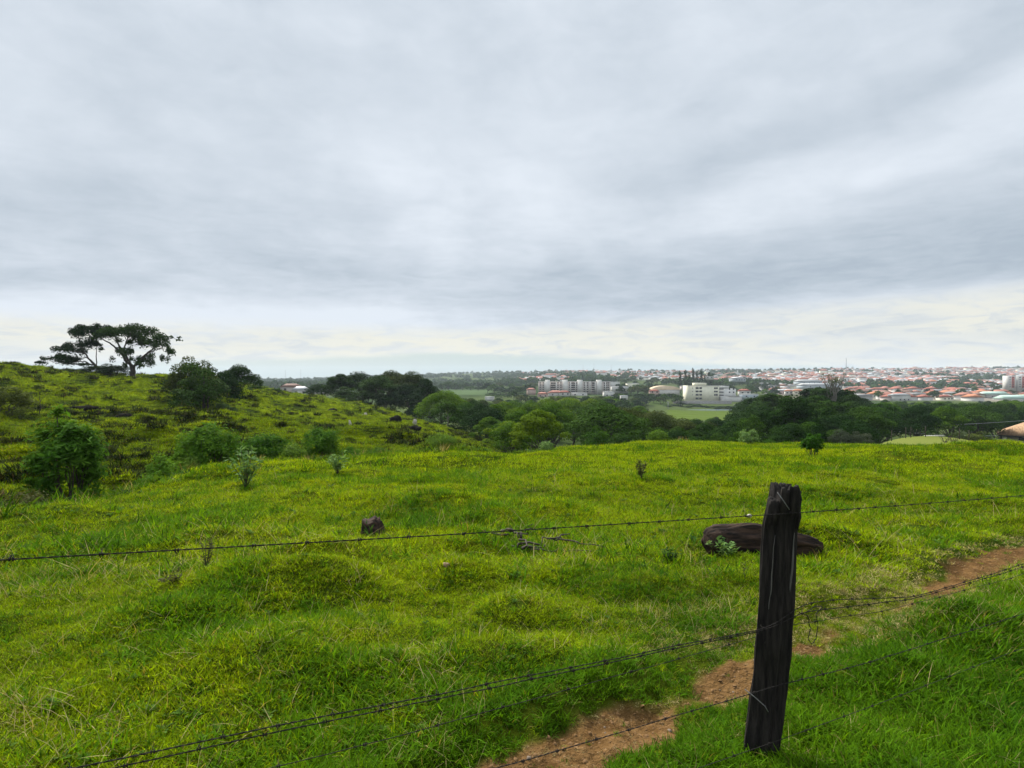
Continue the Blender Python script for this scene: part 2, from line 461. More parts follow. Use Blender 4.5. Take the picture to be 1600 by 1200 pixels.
class MB:
    """collects shapes into one mesh"""
    def __init__(s):
        s.V, s.F, s.M, s.n = [], [], [], 0

    def add(s, V, F, mat=0):
        V = np.asarray(V, float)
        if isinstance(F, np.ndarray):
            F = [F]
        for f in F:
            f = np.asarray(f)
            f = f[None, :] if f.ndim == 1 else f
            s.F.append(f + s.n)
            s.M.append(np.full(len(f), mat))
        s.V.append(V)
        s.n += len(V)
        return s

    def box(s, x0, x1, y0, y1, z0, z1, mat=0):
        V = [(x, y, z) for z in (z0, z1) for y in (y0, y1) for x in (x0, x1)]
        return s.add(V, np.array([(0, 2, 3, 1), (4, 5, 7, 6), (0, 1, 5, 4), (2, 6, 7, 3), (0, 4, 6, 2), (1, 3, 7, 5)]), mat)

    def tube(s, P, rad, n=8, mat=0, cap=True):
        P = np.asarray(P, float)
        rad = np.broadcast_to(np.asarray(rad, float), (len(P),))
        T = np.gradient(P, axis=0)
        T /= np.linalg.norm(T, axis=1, keepdims=True) + 1e-9
        up = np.array((0, 0, 1.0)) if abs(T[0, 2]) < .9 else np.array((1.0, 0, 0))
        A = np.cross(T, up)
        A /= np.linalg.norm(A, axis=1, keepdims=True) + 1e-9
        Bv = np.cross(T, A)
        an = np.arange(n) / n * 2 * math.pi
        V = P[:, None, :] + rad[:, None, None] * (np.cos(an)[None, :, None] * A[:, None, :] + np.sin(an)[None, :, None] * Bv[:, None, :])
        idx = np.arange(len(P) * n).reshape(len(P), n)
        a, b = idx[:-1], idx[1:]
        F = np.stack([a, np.roll(a, -1, 1), np.roll(b, -1, 1), b], -1).reshape(-1, 4)
        fs = [F]
        if cap:
            fs += [idx[0][::-1], idx[-1]]
        return s.add(V.reshape(-1, 3), fs, mat)

    def hip(s, x0, x1, y0, y1, z, h, ridge=.45, mat=0):
        lx, ly = x1 - x0, y1 - y0
        if lx >= ly:
            r0, r1 = (x0 + lx * (1 - ridge) / 2, (y0 + y1) / 2), (x1 - lx * (1 - ridge) / 2, (y0 + y1) / 2)
            V = [(x0, y0, z), (x1, y0, z), (x1, y1, z), (x0, y1, z), (*r0, z + h), (*r1, z + h)]
            return s.add(V, [np.array([(0, 1, 5, 4), (2, 3, 4, 5)]), np.array([(1, 2, 5), (3, 0, 4)]), np.array([(3, 2, 1, 0)])], mat)
        r0, r1 = ((x0 + x1) / 2, y0 + ly * (1 - ridge) / 2), ((x0 + x1) / 2, y1 - ly * (1 - ridge) / 2)
        V = [(x0, y0, z), (x1, y0, z), (x1, y1, z), (x0, y1, z), (*r0, z + h), (*r1, z + h)]
        return s.add(V, [np.array([(1, 2, 5, 4), (3, 0, 4, 5)]), np.array([(0, 1, 4), (2, 3, 5)]), np.array([(3, 2, 1, 0)])], mat)

    def mesh(s, name, mats, smooth=False):
        return new_mesh(name, np.concatenate(s.V), s.F, mats, smooth, np.concatenate(s.M))


# ---------------------------------------------------------------- materials
def material(name):
    m_ = bpy.data.materials.new(name)
    m_.use_nodes = True
    b = NB(m_.node_tree)
    b.n.clear()
    out = b.node('ShaderNodeOutputMaterial')
    return m_, b, out


def plain(name, c0, c1=None, scale=3.0, rough=.8, bump=0.0, coords='Object', stretch=None, spec=.3):
    m_, b, out = material(name)
    p = b.node('ShaderNodeBsdfPrincipled')
    t = b.node('ShaderNodeTexCoord')
    v = t.outputs[coords]
    if stretch:
        mpn = b.node('ShaderNodeMapping')
        b.l.new(v, mpn.inputs[0])
        mpn.inputs['Scale'].default_value = stretch
        v = mpn.outputs[0]
    n = b.noise(v, scale, 5, .6)
    b.put(p.inputs['Base Color'], b.mix(b.rng(n, .3, .7), c0, c1 or tuple(x * .75 for x in c0)))
    p.inputs['Roughness'].default_value = rough
    p.inputs['Specular IOR Level'].default_value = spec
    if bump:
        bp = b.node('ShaderNodeBump')
        bp.inputs['Strength'].default_value = bump
        bp.inputs['Distance'].default_value = .02
        b.l.new(n, bp.inputs['Height'])
        b.l.new(bp.outputs[0], p.inputs['Normal'])
    b.l.new(p.outputs[0], out.inputs[0])
    return m_


def leafy(name, dark, light, trans=.3, wscale=.6, rnd=.5, spec=.25):
    """leaves: colour drifts with place and with each tree"""
    m_, b, out = material(name)
    g = b.node('ShaderNodeNewGeometry')
    oi = b.node('ShaderNodeObjectInfo')
    n = b.noise(g.outputs['Position'], wscale, 3, .6)
    f = b.m('ADD', b.m('MULTIPLY', n, 1.0 - rnd * .3), b.m('MULTIPLY', b.m('SUBTRACT', oi.outputs['Random'], .5), rnd))
    colr = b.mix(b.rng(f, .25, .75), dark, light)
    rv = b.m('ADD', .68, b.m('MULTIPLY', g.outputs['Random Per Island'], .64))
    colr = b.mix(1.0, colr, b.vec(rv, rv, rv), 'MULTIPLY')
    p = b.node('ShaderNodeBsdfPrincipled')
    b.put(p.inputs['Base Color'], colr)
    p.inputs['Roughness'].default_value = .75
    p.inputs['Specular IOR Level'].default_value = spec * .06
    t = b.node('ShaderNodeBsdfTranslucent')
    b.put(t.inputs[0], b.mix(.5, colr, b.mix(1.0, colr, (1.5, 1.4, .5), 'MULTIPLY')))
    mx = b.node('ShaderNodeMixShader')
    mx.inputs[0].default_value = trans
    b.l.new(p.outputs[0], mx.inputs[1])
    b.l.new(t.outputs[0], mx.inputs[2])
    b.l.new(mx.outputs[0], out.inputs[0])
    return m_


def grass_mat(name, cols, trans=.38, dry=(.20, .15, .05), dryness=.08):
    m_, b, out = material(name)
    g = b.node('ShaderNodeNewGeometry')
    at = b.node('ShaderNodeAttribute', attribute_type='INSTANCER', attribute_name='tint')
    pos = g.outputs['Position']
    n1 = b.noise(pos, .35, 3, .6)
    n2 = b.noise(pos, 1.6, 4, .65)
    f = b.m('ADD', b.m('MULTIPLY', n1, .55), b.m('ADD', b.m('MULTIPLY', n2, .45), b.m('MULTIPLY', b.m('SUBTRACT', at.outputs['Fac'], .5), .42)))
    colr = b.mix(b.rng(f, .24, .55), cols[0], cols[1])
    colr = b.mix(b.rng(f, .50, .86), colr, cols[2])
    isl = g.outputs['Random Per Island']
    rv = b.m('ADD', .36, b.m('MULTIPLY', isl, 1.28))
    colr = b.mix(1.0, colr, b.vec(rv, rv, rv), 'MULTIPLY')
    h = b.m('FRACT', b.m('MULTIPLY', isl, 37.7))
    colr = b.mix(b.rng(h, 1 - dryness, 1 - dryness + .01, 0, .8), colr, dry)
    p = b.node('ShaderNodeBsdfPrincipled')
    b.put(p.inputs['Base Color'], colr)
    p.inputs['Roughness'].default_value = .8
    p.inputs['Specular IOR Level'].default_value = .02
    t = b.node('ShaderNodeBsdfTranslucent')
    b.put(t.inputs[0], b.mix(1.0, colr, (1.45, 1.3, .4), 'MULTIPLY'))
    mx = b.node('ShaderNodeMixShader')
    mx.inputs[0].default_value = trans
    b.l.new(p.outputs[0], mx.inputs[1])
    b.l.new(t.outputs[0], mx.inputs[2])
    b.l.new(mx.outputs[0], out.inputs[0])
    return m_


# ---------------------------------------------------------------- ground sheet
def albedo_at(x, y):
    """what grows or lies on the ground, as a base colour"""
    n = len(x)
    yy = np.maximum(y, .7)
    px = 800 + F_PX * x / yy
    col = np.zeros((n, 3))
    g1, g2 = np.array((.050, .080, .008)), np.array((.120, .150, .008))
    f = sstep(.35, .65, fbm(x * .25, y * .25, 31, 4))[:, None]
    col[:] = g1 * (1 - f) + g2 * f
    hm = hill_mask(x, y)[:, None]
    fh = sstep(.36, .60, fbm(x * .22, y * .5, 33, 4))[:, None]
    hill = np.array((.024, .036, .007)) * (1 - fh) + np.array((.140, .185, .004)) * fh
    col = col * .6
    col = col * (1 - hm) + hill * hm
    # floor of the valley wood
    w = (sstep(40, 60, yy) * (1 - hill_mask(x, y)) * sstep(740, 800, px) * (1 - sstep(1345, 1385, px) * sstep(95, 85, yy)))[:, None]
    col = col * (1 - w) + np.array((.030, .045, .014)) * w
    beyond = sstep(150, 190, yy)[:, None]
    fw = sstep(.4, .6, fbm(x / 120, y / 120, 35, 3))[:, None]
    far = np.array((.030, .048, .018)) * (1 - fw) + np.array((.055, .075, .025)) * fw
    col = col * (1 - beyond) + far * beyond
    # mown knoll
    k = (sstep(1345, 1385, px) * sstep(1560, 1520, px) * sstep(47, 54, yy) * sstep(92, 86, yy))[:, None]
    col = col * (1 - k) + np.array((.130, .150, .035)) * k
    # football pitch
    k = (sstep(1038, 1046, px) * sstep(1185, 1172, px) * sstep(345, 352, yy) * sstep(438, 432, yy))[:, None]
    fm = (np.floor(yy / 11) % 2)[:, None]
    col = col * (1 - k) + (np.array((.062, .092, .012)) + fm * .008) * k
    # pale meadow far off
    k = (sstep(690, 705, px) * sstep(775, 760, px) * sstep(560, 590, yy) * sstep(760, 730, yy))[:, None]
    col = col * (1 - k) + np.array((.065, .098, .042)) * k
    k = (sstep(1010, 1020, px) * sstep(1050, 1040, px) * sstep(455, 465, yy) * sstep(520, 505, yy))[:, None]
    col = col * (1 - k) + np.array((.045, .07, .018)) * k
    # town streets and yards
    k = (sstep(1185, 1230, px) * sstep(490, 520, yy) * sstep(2500, 2200, yy))[:, None]
    t = vnoise(x / 14, y / 14, 41)[:, None]
    town = np.array((.20, .17, .145)) * t + np.array((.11, .12, .08)) * (1 - t)
    col = col * (1 - k) + town * k
    return col


def make_ground():
    th = np.concatenate([np.linspace(-180, -62, 40)[:-1], np.linspace(-62, -47, 40)[:-1], np.linspace(-47, 47, 640), np.linspace(47, 62, 40)[1:], np.linspace(62, 180, 40)[1:-1]])
    rr = np.concatenate([np.linspace(.25, 1.2, 14)[:-1], np.exp(np.linspace(math.log(1.2), math.log(60), 520))[:-1], np.exp(np.linspace(math.log(60), math.log(4000), 300))])
    TT, RR_ = np.meshgrid(np.radians(th), rr)
    x = (RR_ * np.sin(TT)).ravel()
    y = (RR_ * np.cos(TT)).ravel()
    z = H(x, y)
    nth = len(th)
    idx = np.arange(len(x)).reshape(len(rr), nth)
    a, b = idx[:-1], idx[1:]
    F = np.stack([a, b, np.roll(b, -1, 1), np.roll(a, -1, 1)], -1).reshape(-1, 4)
    V = np.stack([x, y, z], 1)
    V = np.vstack([V, [(0, 0, H(np.array([0.]), np.array([0.]))[0])]])
    cidx = len(V) - 1
    ring = idx[0]
    tri = np.stack([np.full(nth, cidx), ring, np.roll(ring, -1)], 1)
    me = new_mesh('ground', V, [F, tri], smooth=True)
    col = np.ones((len(V), 4), np.float32)
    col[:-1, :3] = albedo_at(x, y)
    col[-1, :3] = (.05, .07, .01)
    ca = me.color_attributes.new('albedo', 'FLOAT_COLOR', 'POINT')
    ca.data.foreach_set('color', col.ravel())
    da = me.attributes.new('dirt', 'FLOAT', 'POINT')
    dm = np.zeros(len(V), np.float32)
    sel = np.hypot(x, y) < 18
    dm[:-1][sel] = dirt_mask(x[sel], y[sel])
    da.data.foreach_set('value', dm)
    m_, b, out = material('ground')
    at = b.node('ShaderNodeAttribute', attribute_name='albedo')
    dt = b.node('ShaderNodeAttribute', attribute_name='dirt')
    g = b.node('ShaderNodeNewGeometry')
    pos = g.outputs['Position']
    n1 = b.noise(pos, 1.3, 6, .7)
    n2 = b.noise(pos, 9.0, 5, .7)
    n3 = b.noise(pos, .05, 4, .6)
    k = b.m('ADD', .45, b.m('ADD', b.m('MULTIPLY', n1, .6), b.m('MULTIPLY', n3, .5)))
    colr = b.mix(1.0, at.outputs['Color'], b.vec(k, k, k), 'MULTIPLY')
    soil = b.mix(b.rng(n2, .3, .7), (.070, .038, .014), (.150, .086, .034))
    soil = b.mix(b.rng(n1, .50, .66, 0, .65), soil, (.065, .035, .015))
    soil = b.mix(b.rng(b.noise(pos, 42, 4, .7), .58, .66, 0, .6), soil, (.24, .155, .085))
    colr = b.mix(dt.outputs['Fac'], colr, soil)
    p = b.node('ShaderNodeBsdfPrincipled')
    b.put(p.inputs['Base Color'], colr)
    p.inputs['Roughness'].default_value = .95
    p.inputs['Specular IOR Level'].default_value = 0.0
    bp = b.node('ShaderNodeBump')
    bp.inputs['Strength'].default_value = 1.0
    bp.inputs['Distance'].default_value = .05
    b.l.new(b.m('ADD', n2, b.m('MULTIPLY', b.noise(pos, 30, 3, .6), .5)), bp.inputs['Height'])
    b.l.new(bp.outputs[0], p.inputs['Normal'])
    b.l.new(p.outputs[0], out.inputs[0])
    me.materials.append(m_)
    o = put('ground', me)
    tag(o, 'green pasture with a bare dirt path, a hillside and the valley beyond', None, None, 'structure')
    return o


ground = make_ground()


def gz(x, y):
    return float(H(np.array([x], float), np.array([y], float))[0])


def spot(px, depth):
    x = (px - 800) / F_PX * depth
    return x, depth, gz(x, depth)


# ================================================================ grass (stuff): tufts scattered over the pasture
def blades(rng, n, rad, length, width, lean, segs=3, curl=.6):
    """a tuft: n curved tapering blades rooted within rad"""
    r = rad * np.sqrt(rng.rand(n))
    a = rng.rand(n) * 2 * math.pi
    base = np.stack([r * np.cos(a), r * np.sin(a), np.full(n, -.012)], 1)
    L = length * (.55 + .75 * rng.rand(n))
    az_ = rng.rand(n) * 2 * math.pi
    d = np.stack([np.cos(az_), np.sin(az_)], 1)
    tilt0 = lean * (.25 + .9 * rng.rand(n))
    bend = curl * (.3 + 1.2 * rng.rand(n))
    twist = rng.uniform(-.7, .7, n)
    side = np.stack([np.cos(az_ + math.pi / 2 + twist), np.sin(az_ + math.pi / 2 + twist), np.zeros(n)], 1)
    W = width * (.6 + .8 * rng.rand(n))
    P = base.copy()
    rows = []
    prof = np.interp(np.linspace(0, 1, segs + 1), [0, .4, 1], [.75, 1.0, .06])
    for k in range(segs + 1):
        w = (W * prof[k])[:, None] * side * .5
        rows += [P - w, P + w]
        t = tilt0 + bend * (k + .5) / segs
        P = P + (L / segs)[:, None] * np.stack([np.sin(t) * d[:, 0], np.sin(t) * d[:, 1], np.cos(t)], 1)
    V = np.stack(rows, 1).reshape(-1, 3)
    m2 = 2 * (segs + 1)
    b0 = (np.arange(n) * m2)[:, None]
    F = np.concatenate([b0 + np.array([2 * k, 2 * k + 1, 2 * k + 3, 2 * k + 2]) for k in range(segs)])
    return V, F


def broad_weed(rng, n, length, width, lift):
    """a rosette of broad leaves"""
    Vs, Fs = [], []
    for i in range(n):
        a = rng.rand() * 2 * math.pi
        L, W = length * rng.uniform(.6, 1.2), width * rng.uniform(.7, 1.2)
        t = lift * rng.uniform(.4, 1.2)
        d = np.array((math.cos(a) * math.cos(t), math.sin(a) * math.cos(t), math.sin(t)))
        s_ = np.array((-math.sin(a), math.cos(a), 0))
        z0 = rng.uniform(0, length * .5)
        o = np.array((0, 0, z0))
        pts = [o, o + d * L * .35 - s_ * W * .5, o + d * L * .35 + s_ * W * .5, o + d * L * .7 - s_ * W * .35 - (0, 0, L * .03), o + d * L * .7 + s_ * W * .35 - (0, 0, L * .03), o + d * L - (0, 0, L * .14)]
        k = len(Vs)
        Vs += pts
        Fs += [(k, k + 2, k + 1), (k + 3, k + 4, k + 5)]
        Fs += [(k + 1, k + 2, k + 4, k + 3)]
    T = np.array([f for f in Fs if len(f) == 3])
    Q = np.array([f for f in Fs if len(f) == 4])
    return np.array(Vs), [T, Q]


def scatter(name, protos, pts, rots, scl, idx, tint, label):
    """one stuff object whose points carry tufts"""
    coll = bpy.data.collections.new(name + '_tufts')
    for i, me in enumerate(protos):
        o = bpy.data.objects.new('%s_tuft_%02d' % (name, i), me)
        coll.objects.link(o)
    me = bpy.data.meshes.new(name)
    me.vertices.add(len(pts))
    me.vertices.foreach_set('co', np.asarray(pts, np.float32).ravel())
    for nm, typ, dat, key in (('rot', 'FLOAT_VECTOR', rots, 'vector'), ('scl', 'FLOAT', scl, 'value'), ('idx', 'INT', idx, 'value'), ('tint', 'FLOAT', tint, 'value')):
        at = me.attributes.new(nm, typ, 'POINT')
        at.data.foreach_set(key, np.asarray(dat, np.int32 if typ == 'INT' else np.float32).ravel())
    me.update()
    ng = bpy.data.node_groups.new(name, 'GeometryNodeTree')
    ng.interface.new_socket('Geometry', in_out='INPUT', socket_type='NodeSocketGeometry')
    ng.interface.new_socket('Geometry', in_out='OUTPUT', socket_type='NodeSocketGeometry')
    gi, go = ng.nodes.new('NodeGroupInput'), ng.nodes.new('NodeGroupOutput')
    ip = ng.nodes.new('GeometryNodeInstanceOnPoints')
    ci = ng.nodes.new('GeometryNodeCollectionInfo')
    ci.inputs['Collection'].default_value = coll
    ci.inputs['Separate Children'].default_value = True
    ci.inputs['Reset Children'].default_value = True

    def named(nm, typ):
        n = ng.nodes.new('GeometryNodeInputNamedAttribute')
        n.data_type = typ
        n.inputs['Name'].default_value = nm
        return n.outputs['Attribute']
    ng.links.new(gi.outputs[0], ip.inputs['Points'])
    ng.links.new(ci.outputs[0], ip.inputs['Instance'])
    ip.inputs['Pick Instance'].default_value = True
    ng.links.new(named('idx', 'INT'), ip.inputs['Instance Index'])
    e2r = ng.nodes.new('FunctionNodeEulerToRotation')
    ng.links.new(named('rot', 'FLOAT_VECTOR'), e2r.inputs[0])
    ng.links.new(e2r.outputs[0], ip.inputs['Rotation'])
    ng.links.new(named('scl', 'FLOAT'), ip.inputs['Scale'])
    ng.links.new(ip.outputs[0], go.inputs[0])
    o = put(name, me)
    md = o.modifiers.new('tufts', 'NODES')
    md.node_group = ng
    return tag(o, label, None, None, 'stuff')


rng = np.random.RandomState(11)
M_GRASS = grass_mat('grass_blade', ((.075, .145, .004), (.175, .255, .003), (.285, .335, .003)))
M_LUSH = grass_mat('lush_blade', ((.020, .070, .004), (.058, .132, .004), (.145, .225, .004)), dryness=.05)
M_HILL = grass_mat('hill_blade', ((.030, .062, .004), (.105, .168, .003), (.205, .265, .003)))
M_STRAW = grass_mat('straw_blade', ((.20, .16, .07), (.30, .25, .11), (.26, .24, .08)), trans=.25, dryness=0)
M_WEEDG = grass_mat('weed_leaf', ((.030, .070, .012), (.055, .105, .015), (.110, .160, .030)), trans=.3, dryness=0)
M_SCRUB = grass_mat('scrub_leaf', ((.012, .022, .006), (.024, .036, .008), (.045, .060, .010)), trans=.15, dryness=.06, dry=(.09, .06, .035))


def tuft_mesh(nm, V, F, m_):
    return new_mesh(nm, V, F, [m_])


P_MAT = [tuft_mesh('mat', *blades(rng, 54, .11, .052, .0050, 1.0, 3, .8), M_GRASS) for _ in range(5)]
P_TUF = [tuft_mesh('tuft', *blades(rng, 40, .07, .078, .0052, .65, 3, .9), M_GRASS) for _ in range(4)]
P_LUS = [tuft_mesh('lush', *blades(rng, 34, .09, .105, .0080, .8, 4, 1.0), M_LUSH) for _ in range(5)]
P_STR = [tuft_mesh('straw', *blades(rng, 9, .12, .20, .0032, 1.35, 4, .5), M_STRAW) for _ in range(4)]
P_DRY = [tuft_mesh('dry_mat', *blades(rng, 44, .11, .050, .0045, 1.15, 3, .7), M_STRAW) for _ in range(4)]
P_WEE = [tuft_mesh('weed', *broad_weed(rng, 12, .045, .018, .6), M_WEEDG) for _ in range(3)]
NEAR = P_MAT + P_TUF + P_LUS + P_STR + P_WEE + P_DRY           # 0-4 mat, 5-8 tuft, 9-13 lush, 14-17 straw, 18-20 weed


def fan(n, y0, y1, u=1.0):
    y = np.sqrt(rng.uniform(y0 * y0, y1 * y1, n))
    return rng.uniform(-u, u, n) * y, y


def place(x, y, tilt=.12):
    n = len(x)
    z = H(x, y)
    rot = np.stack([rng.normal(0, tilt, n), rng.normal(0, tilt, n), rng.uniform(0, 6.283, n)], 1)
    return np.stack([x, y, z], 1), rot


def near_grass(name, x, y, lushp, size, label, tuftp=.11):
    dm = dirt_mask(x, y)
    pd, _s = path_dist(x, y)
    keep = rng.rand(len(x)) > dm * .80
    x, y, dm, pd = x[keep], y[keep], dm[keep], pd[keep]
    n = len(x)
    lp = np.clip(lushp(x, y), 0, 1)
    r = rng.rand(n)
    r2 = rng.rand(n)
    idx = np.where(r < lp, 9 + (r2 * 5).astype(int), np.where(r2 < tuftp, 5 + (rng.rand(n) * 4).astype(int), (rng.rand(n) * 5).astype(int)))
    q = rng.rand(n)
    patch = fbm(x * .9, y * .9, 51, 3)
    idx = np.where(q < (.025 + .12 * sstep(.52, .72, patch)) * np.interp(y, [4, 9], [1, .25]), 14 + (rng.rand(n) * 4).astype(int), idx)
    wp = fbm(x * .6, y * .6, 55, 3)
    idx = np.where((q > .985 - .05 * sstep(.6, .75, wp)) & (dm < .2), 18 + (rng.rand(n) * 3).astype(int), idx)
    idx = np.where((rng.rand(n) < .75 * sstep(.02, .25, dm)) | (rng.rand(n) < .60 * sstep(.70, .30, pd) * sstep(3.8, 4.3, y)), 21 + (rng.rand(n) * 4).astype(int), idx)
    sc = size * (.65 + .7 * rng.rand(n)) * (.75 + .6 * fbm(x * .7, y * .7, 53, 3)) * np.where(dm > .3, .5, 1.0) * np.interp(pd, [.2, .7], [.62, 1.0])
    P, rot = place(x, y)
    tint = np.clip(fbm(x * .45, y * .45, 57, 4) * .8 + rng.rand(n) * .3 - .05, 0, 1)
    return scatter(name, NEAR, P, rot, sc, idx, tint, label)


def lush_side(x, y):
    pd, s_ = path_dist(x, y)
    s_ = np.where(pd > 8, 0, s_)
    nearside = sstep(.02, -.15, s_) * sstep(9, 5, y)
    bank = np.exp(-((pd - .36) / .16) ** 2) * (s_ > 0) * sstep(4.2, 3.2, y) * (x < 1.6)
    patches = sstep(.52, .70, fbm(x * .55, y * .55, 59, 3)) * .55
    return np.clip(.05 + nearside * .9 + bank * .9 + patches, 0, 1)


y = rng.uniform(.2, 6.0, 62000)
x = rng.uniform(-1, 1, len(y)) * 7.6
k = np.abs(x) < .9 * y + 2.0
x, y = x[k], y[k]
near_grass('foreground_grass', x, y, lush_side, .72, 'short green pasture grass on both sides of the dirt path')
x, y = fan(34000, 5.6, 16.0, 1.12)
edge_px = [-250, 0, 100, 210, 300, 400, 500, 600, 700, 800, 900, 1000, 1200, 1440, 1900]
edge_y = [8.3, 9.8, 11.8, 14.3, 17.4, 20.5, 23.6, 26, 27.5, 28, 31, 36, 40, 40, 42]


def inside(x, y, pad=0.0):
    return y < np.interp(800 + F_PX * x / y, edge_px, edge_y) + pad


k = inside(x, y, .3)
near_grass('field_grass', x[k], y[k], lambda a, b: .06 + .4 * sstep(.55, .72, fbm(a * .5, b * .5, 59, 3)), 1.25, 'bright yellow green grass over the middle of the field', .12)
# the far part of the field in coarser tufts
P_FAR = [tuft_mesh('far_tuft', *blades(rng, 52, .24, .10, .013, .85, 2, .9), M_GRASS) for _ in range(5)] + [tuft_mesh('far_lush', *blades(rng, 40, .18, .17, .015, .7, 2, .9), M_LUSH) for _ in range(2)]
x, y = fan(46000, 15.0, 46.0, 1.05)
k = inside(x, y, .8)
x, y = x[k], y[k]
P, rot = place(x, y)
n = len(x)
scatter('far_field_grass', P_FAR, P, rot, .7 + .8 * rng.rand(n) * (.5 + fbm(x * .4, y * .4, 61, 3)), np.where(rng.rand(n) < .08 + .35 * sstep(.58, .72, fbm(x * .35, y * .35, 63, 3)), 5 + (rng.rand(n) * 2).astype(int), (rng.rand(n) * 5).astype(int)), np.clip(.12 + fbm(x * .25, y * .25, 65, 4) * .75 + rng.rand(n) * .3, 0, 1), 'yellow green grass up to the rounded brow of the field')
# the hillside across the gully
P_HIL = [tuft_mesh('hill_tuft', *blades(rng, 44, .42, .20, .030, .9, 2, .8), M_HILL) for _ in range(5)]
ys = np.exp(rng.uniform(math.log(9), math.log(165), 150000))
us = rng.uniform(-1.12, .05, len(ys))
x, y = us * ys, ys
hm = hill_mask(x, y)
dens = sstep(.33, .50, fbm(x * .22, y * .5, 33, 4)) * .55 + .45
k = rng.rand(len(x)) < hm * dens
x, y = x[k], y[k]
P, rot = place(x, y)
n = len(x)
scatter('hillside_grass', P_HIL, P, rot, (.55 + .6 * rng.rand(n)) * np.interp(y, [10, 60, 160], [.75, 1.1, 2.0]), (rng.rand(n) * 5).astype(int), np.clip(-.02 + fbm(x * .22, y * .5, 33, 4) * .95 + rng.rand(n) * .35, 0, 1), 'grazed yellow green grass on the lumpy hillside')
# dark woody tussocks and weeds dotted over the hillside and along the gully
P_SCR = []
for i in range(5):
    V, F = blades(rng, 90, .34, .34, .050, 1.0, 2, .6)
    P_SCR.append(tuft_mesh('scrub', V, F, M_SCRUB))
ys = np.exp(rng.uniform(math.log(11), math.log(160), 34000))
us = rng.uniform(-1.12, .02, len(ys))
x, y = us * ys, ys
_pp = 800 + F_PX * us
_dk = np.exp(-((_pp - 190) / 130) ** 2 - ((ys - 40) / 13) ** 2) * .11
k = (rng.rand(len(x)) < hill_mask(x, y) * sstep(.51, .61, fbm(x * .28 + 9, y * .7, 71, 3) + _dk)) & (rng.rand(len(x)) < .8)
x, y = x[k], y[k]
P, rot = place(x, y)
n = len(x)
scatter('hillside_scrub', P_SCR, P, rot, (.4 + .9 * rng.rand(n) ** 2) * np.interp(y, [10, 60, 160], [.8, 1.3, 1.9]), (rng.rand(n) * 5).astype(int), rng.rand(n), 'dark low scrub and old tussocks dotted over the hillside')
# ragged undergrowth on the lip of the gully and along the brow
u = rng.uniform(-1.1, .80, 2600)
pxs = 800 + F_PX * u
yb = np.interp(pxs, edge_px, edge_y) + rng.normal(.5, .8, len(u)) + 0.4
k = fbm(pxs * .02, yb * .3, 73, 3) > np.where(pxs < 780, .40, .60)
u, yb = u[k], yb[k]
x, y = u * yb, yb
P, rot = place(x, y)
n = len(x)
P_EDG = [tuft_mesh('edge', *blades(rng, 40, .20, .38, .020, .55, 3, .8), M_LUSH) for _ in range(3)] + [tuft_mesh('edge_weed', *broad_weed(rng, 26, .24, .09, .8), M_WEEDG) for _ in range(3)] + [tuft_mesh('edge_dry', *blades(rng, 30, .2, .42, .016, .45, 3, .5), M_STRAW)]
scatter('gully_undergrowth', P_EDG, P, rot, .45 + .8 * rng.rand(n) ** 1.5, np.where(rng.rand(n) < .06, 6, (rng.rand(n) * 6).astype(int)), rng.rand(n), 'ragged taller grass and weeds along the lip of the gully')

# crumbs of soil and pebbles on the path
P_CLO = []
for i in range(4):
    d3 = rng.normal(size=(14, 3))
    a = np.arange(8) / 8 * 6.283
    rg_ = np.random.RandomState(i)
    Vc = np.vstack([np.stack([np.cos(a), np.sin(a), -.4 + 0 * a], 1), np.stack([.75 * np.cos(a + .3), .75 * np.sin(a + .3), .35 + 0 * a], 1), [(0, 0, .6)]]) * (1 + rg_.uniform(-.25, .25, (17, 1))) * .014
    Fq = np.array([(q, (q + 1) % 8, 8 + (q + 1) % 8, 8 + q) for q in range(8)])
    Ft = np.array([(8 + q, 8 + (q + 1) % 8, 16) for q in range(8)])
    P_CLO.append(new_mesh('clod', Vc, [Fq, Ft], [plain('soil_crumb', (.11, .058, .020), (.19, .105, .040), 30, .95, .3) if i < 3 else plain('pebble', (.16, .12, .085), (.10, .075, .055), 30, .9)]))
ts = rng.rand(2600) * (len(PATH) - 2)
i0 = ts.astype(int)
Pp = PATH[i0] * (1 - (ts - i0))[:, None] + PATH[i0 + 1] * (ts - i0)[:, None] + rng.normal(0, .17, (len(ts), 2))
k = (dirt_mask(Pp[:, 0], Pp[:, 1]) > .5) & (fbm(Pp[:, 0] * 3, Pp[:, 1] * 3, 88, 3) > .44)
x, y = Pp[k, 0], Pp[k, 1]
P, rot = place(x, y, .5)
n = len(x)
scatter('path_crumbs', P_CLO, P, rot, .2 + .9 * rng.rand(n) ** 3, np.where(rng.rand(n) < .03, 3, (rng.rand(n) * 3).astype(int)), rng.rand(n), 'crumbs of reddish soil and pebbles on the dirt path')


# ================================================================ fence
def fence_pt(t, z, off=0.0):
    """t metres-ish along the fence to the left (negative: right) of the post; off towards the camera"""
    nx, ny = .482, -.876
    return np.array((1.205 - 1.82 * t + nx * off, 2.83 - t + ny * off, z))


M_POST = plain('weathered_post_wood', (.006, .005, .005), (.026, .022, .019), 5.0, .9, .8, 'Object', (9, 9, .9), .15)
M_SLIV = plain('grey_splinter', (.05, .047, .042), (.095, .09, .08), 8.0, .9, .3, 'Object', (6, 6, 1))
M_WIRE = plain('rusty_wire', (.010, .009, .009), (.028, .023, .020), 60, .85, 0, 'Object', None, .15)


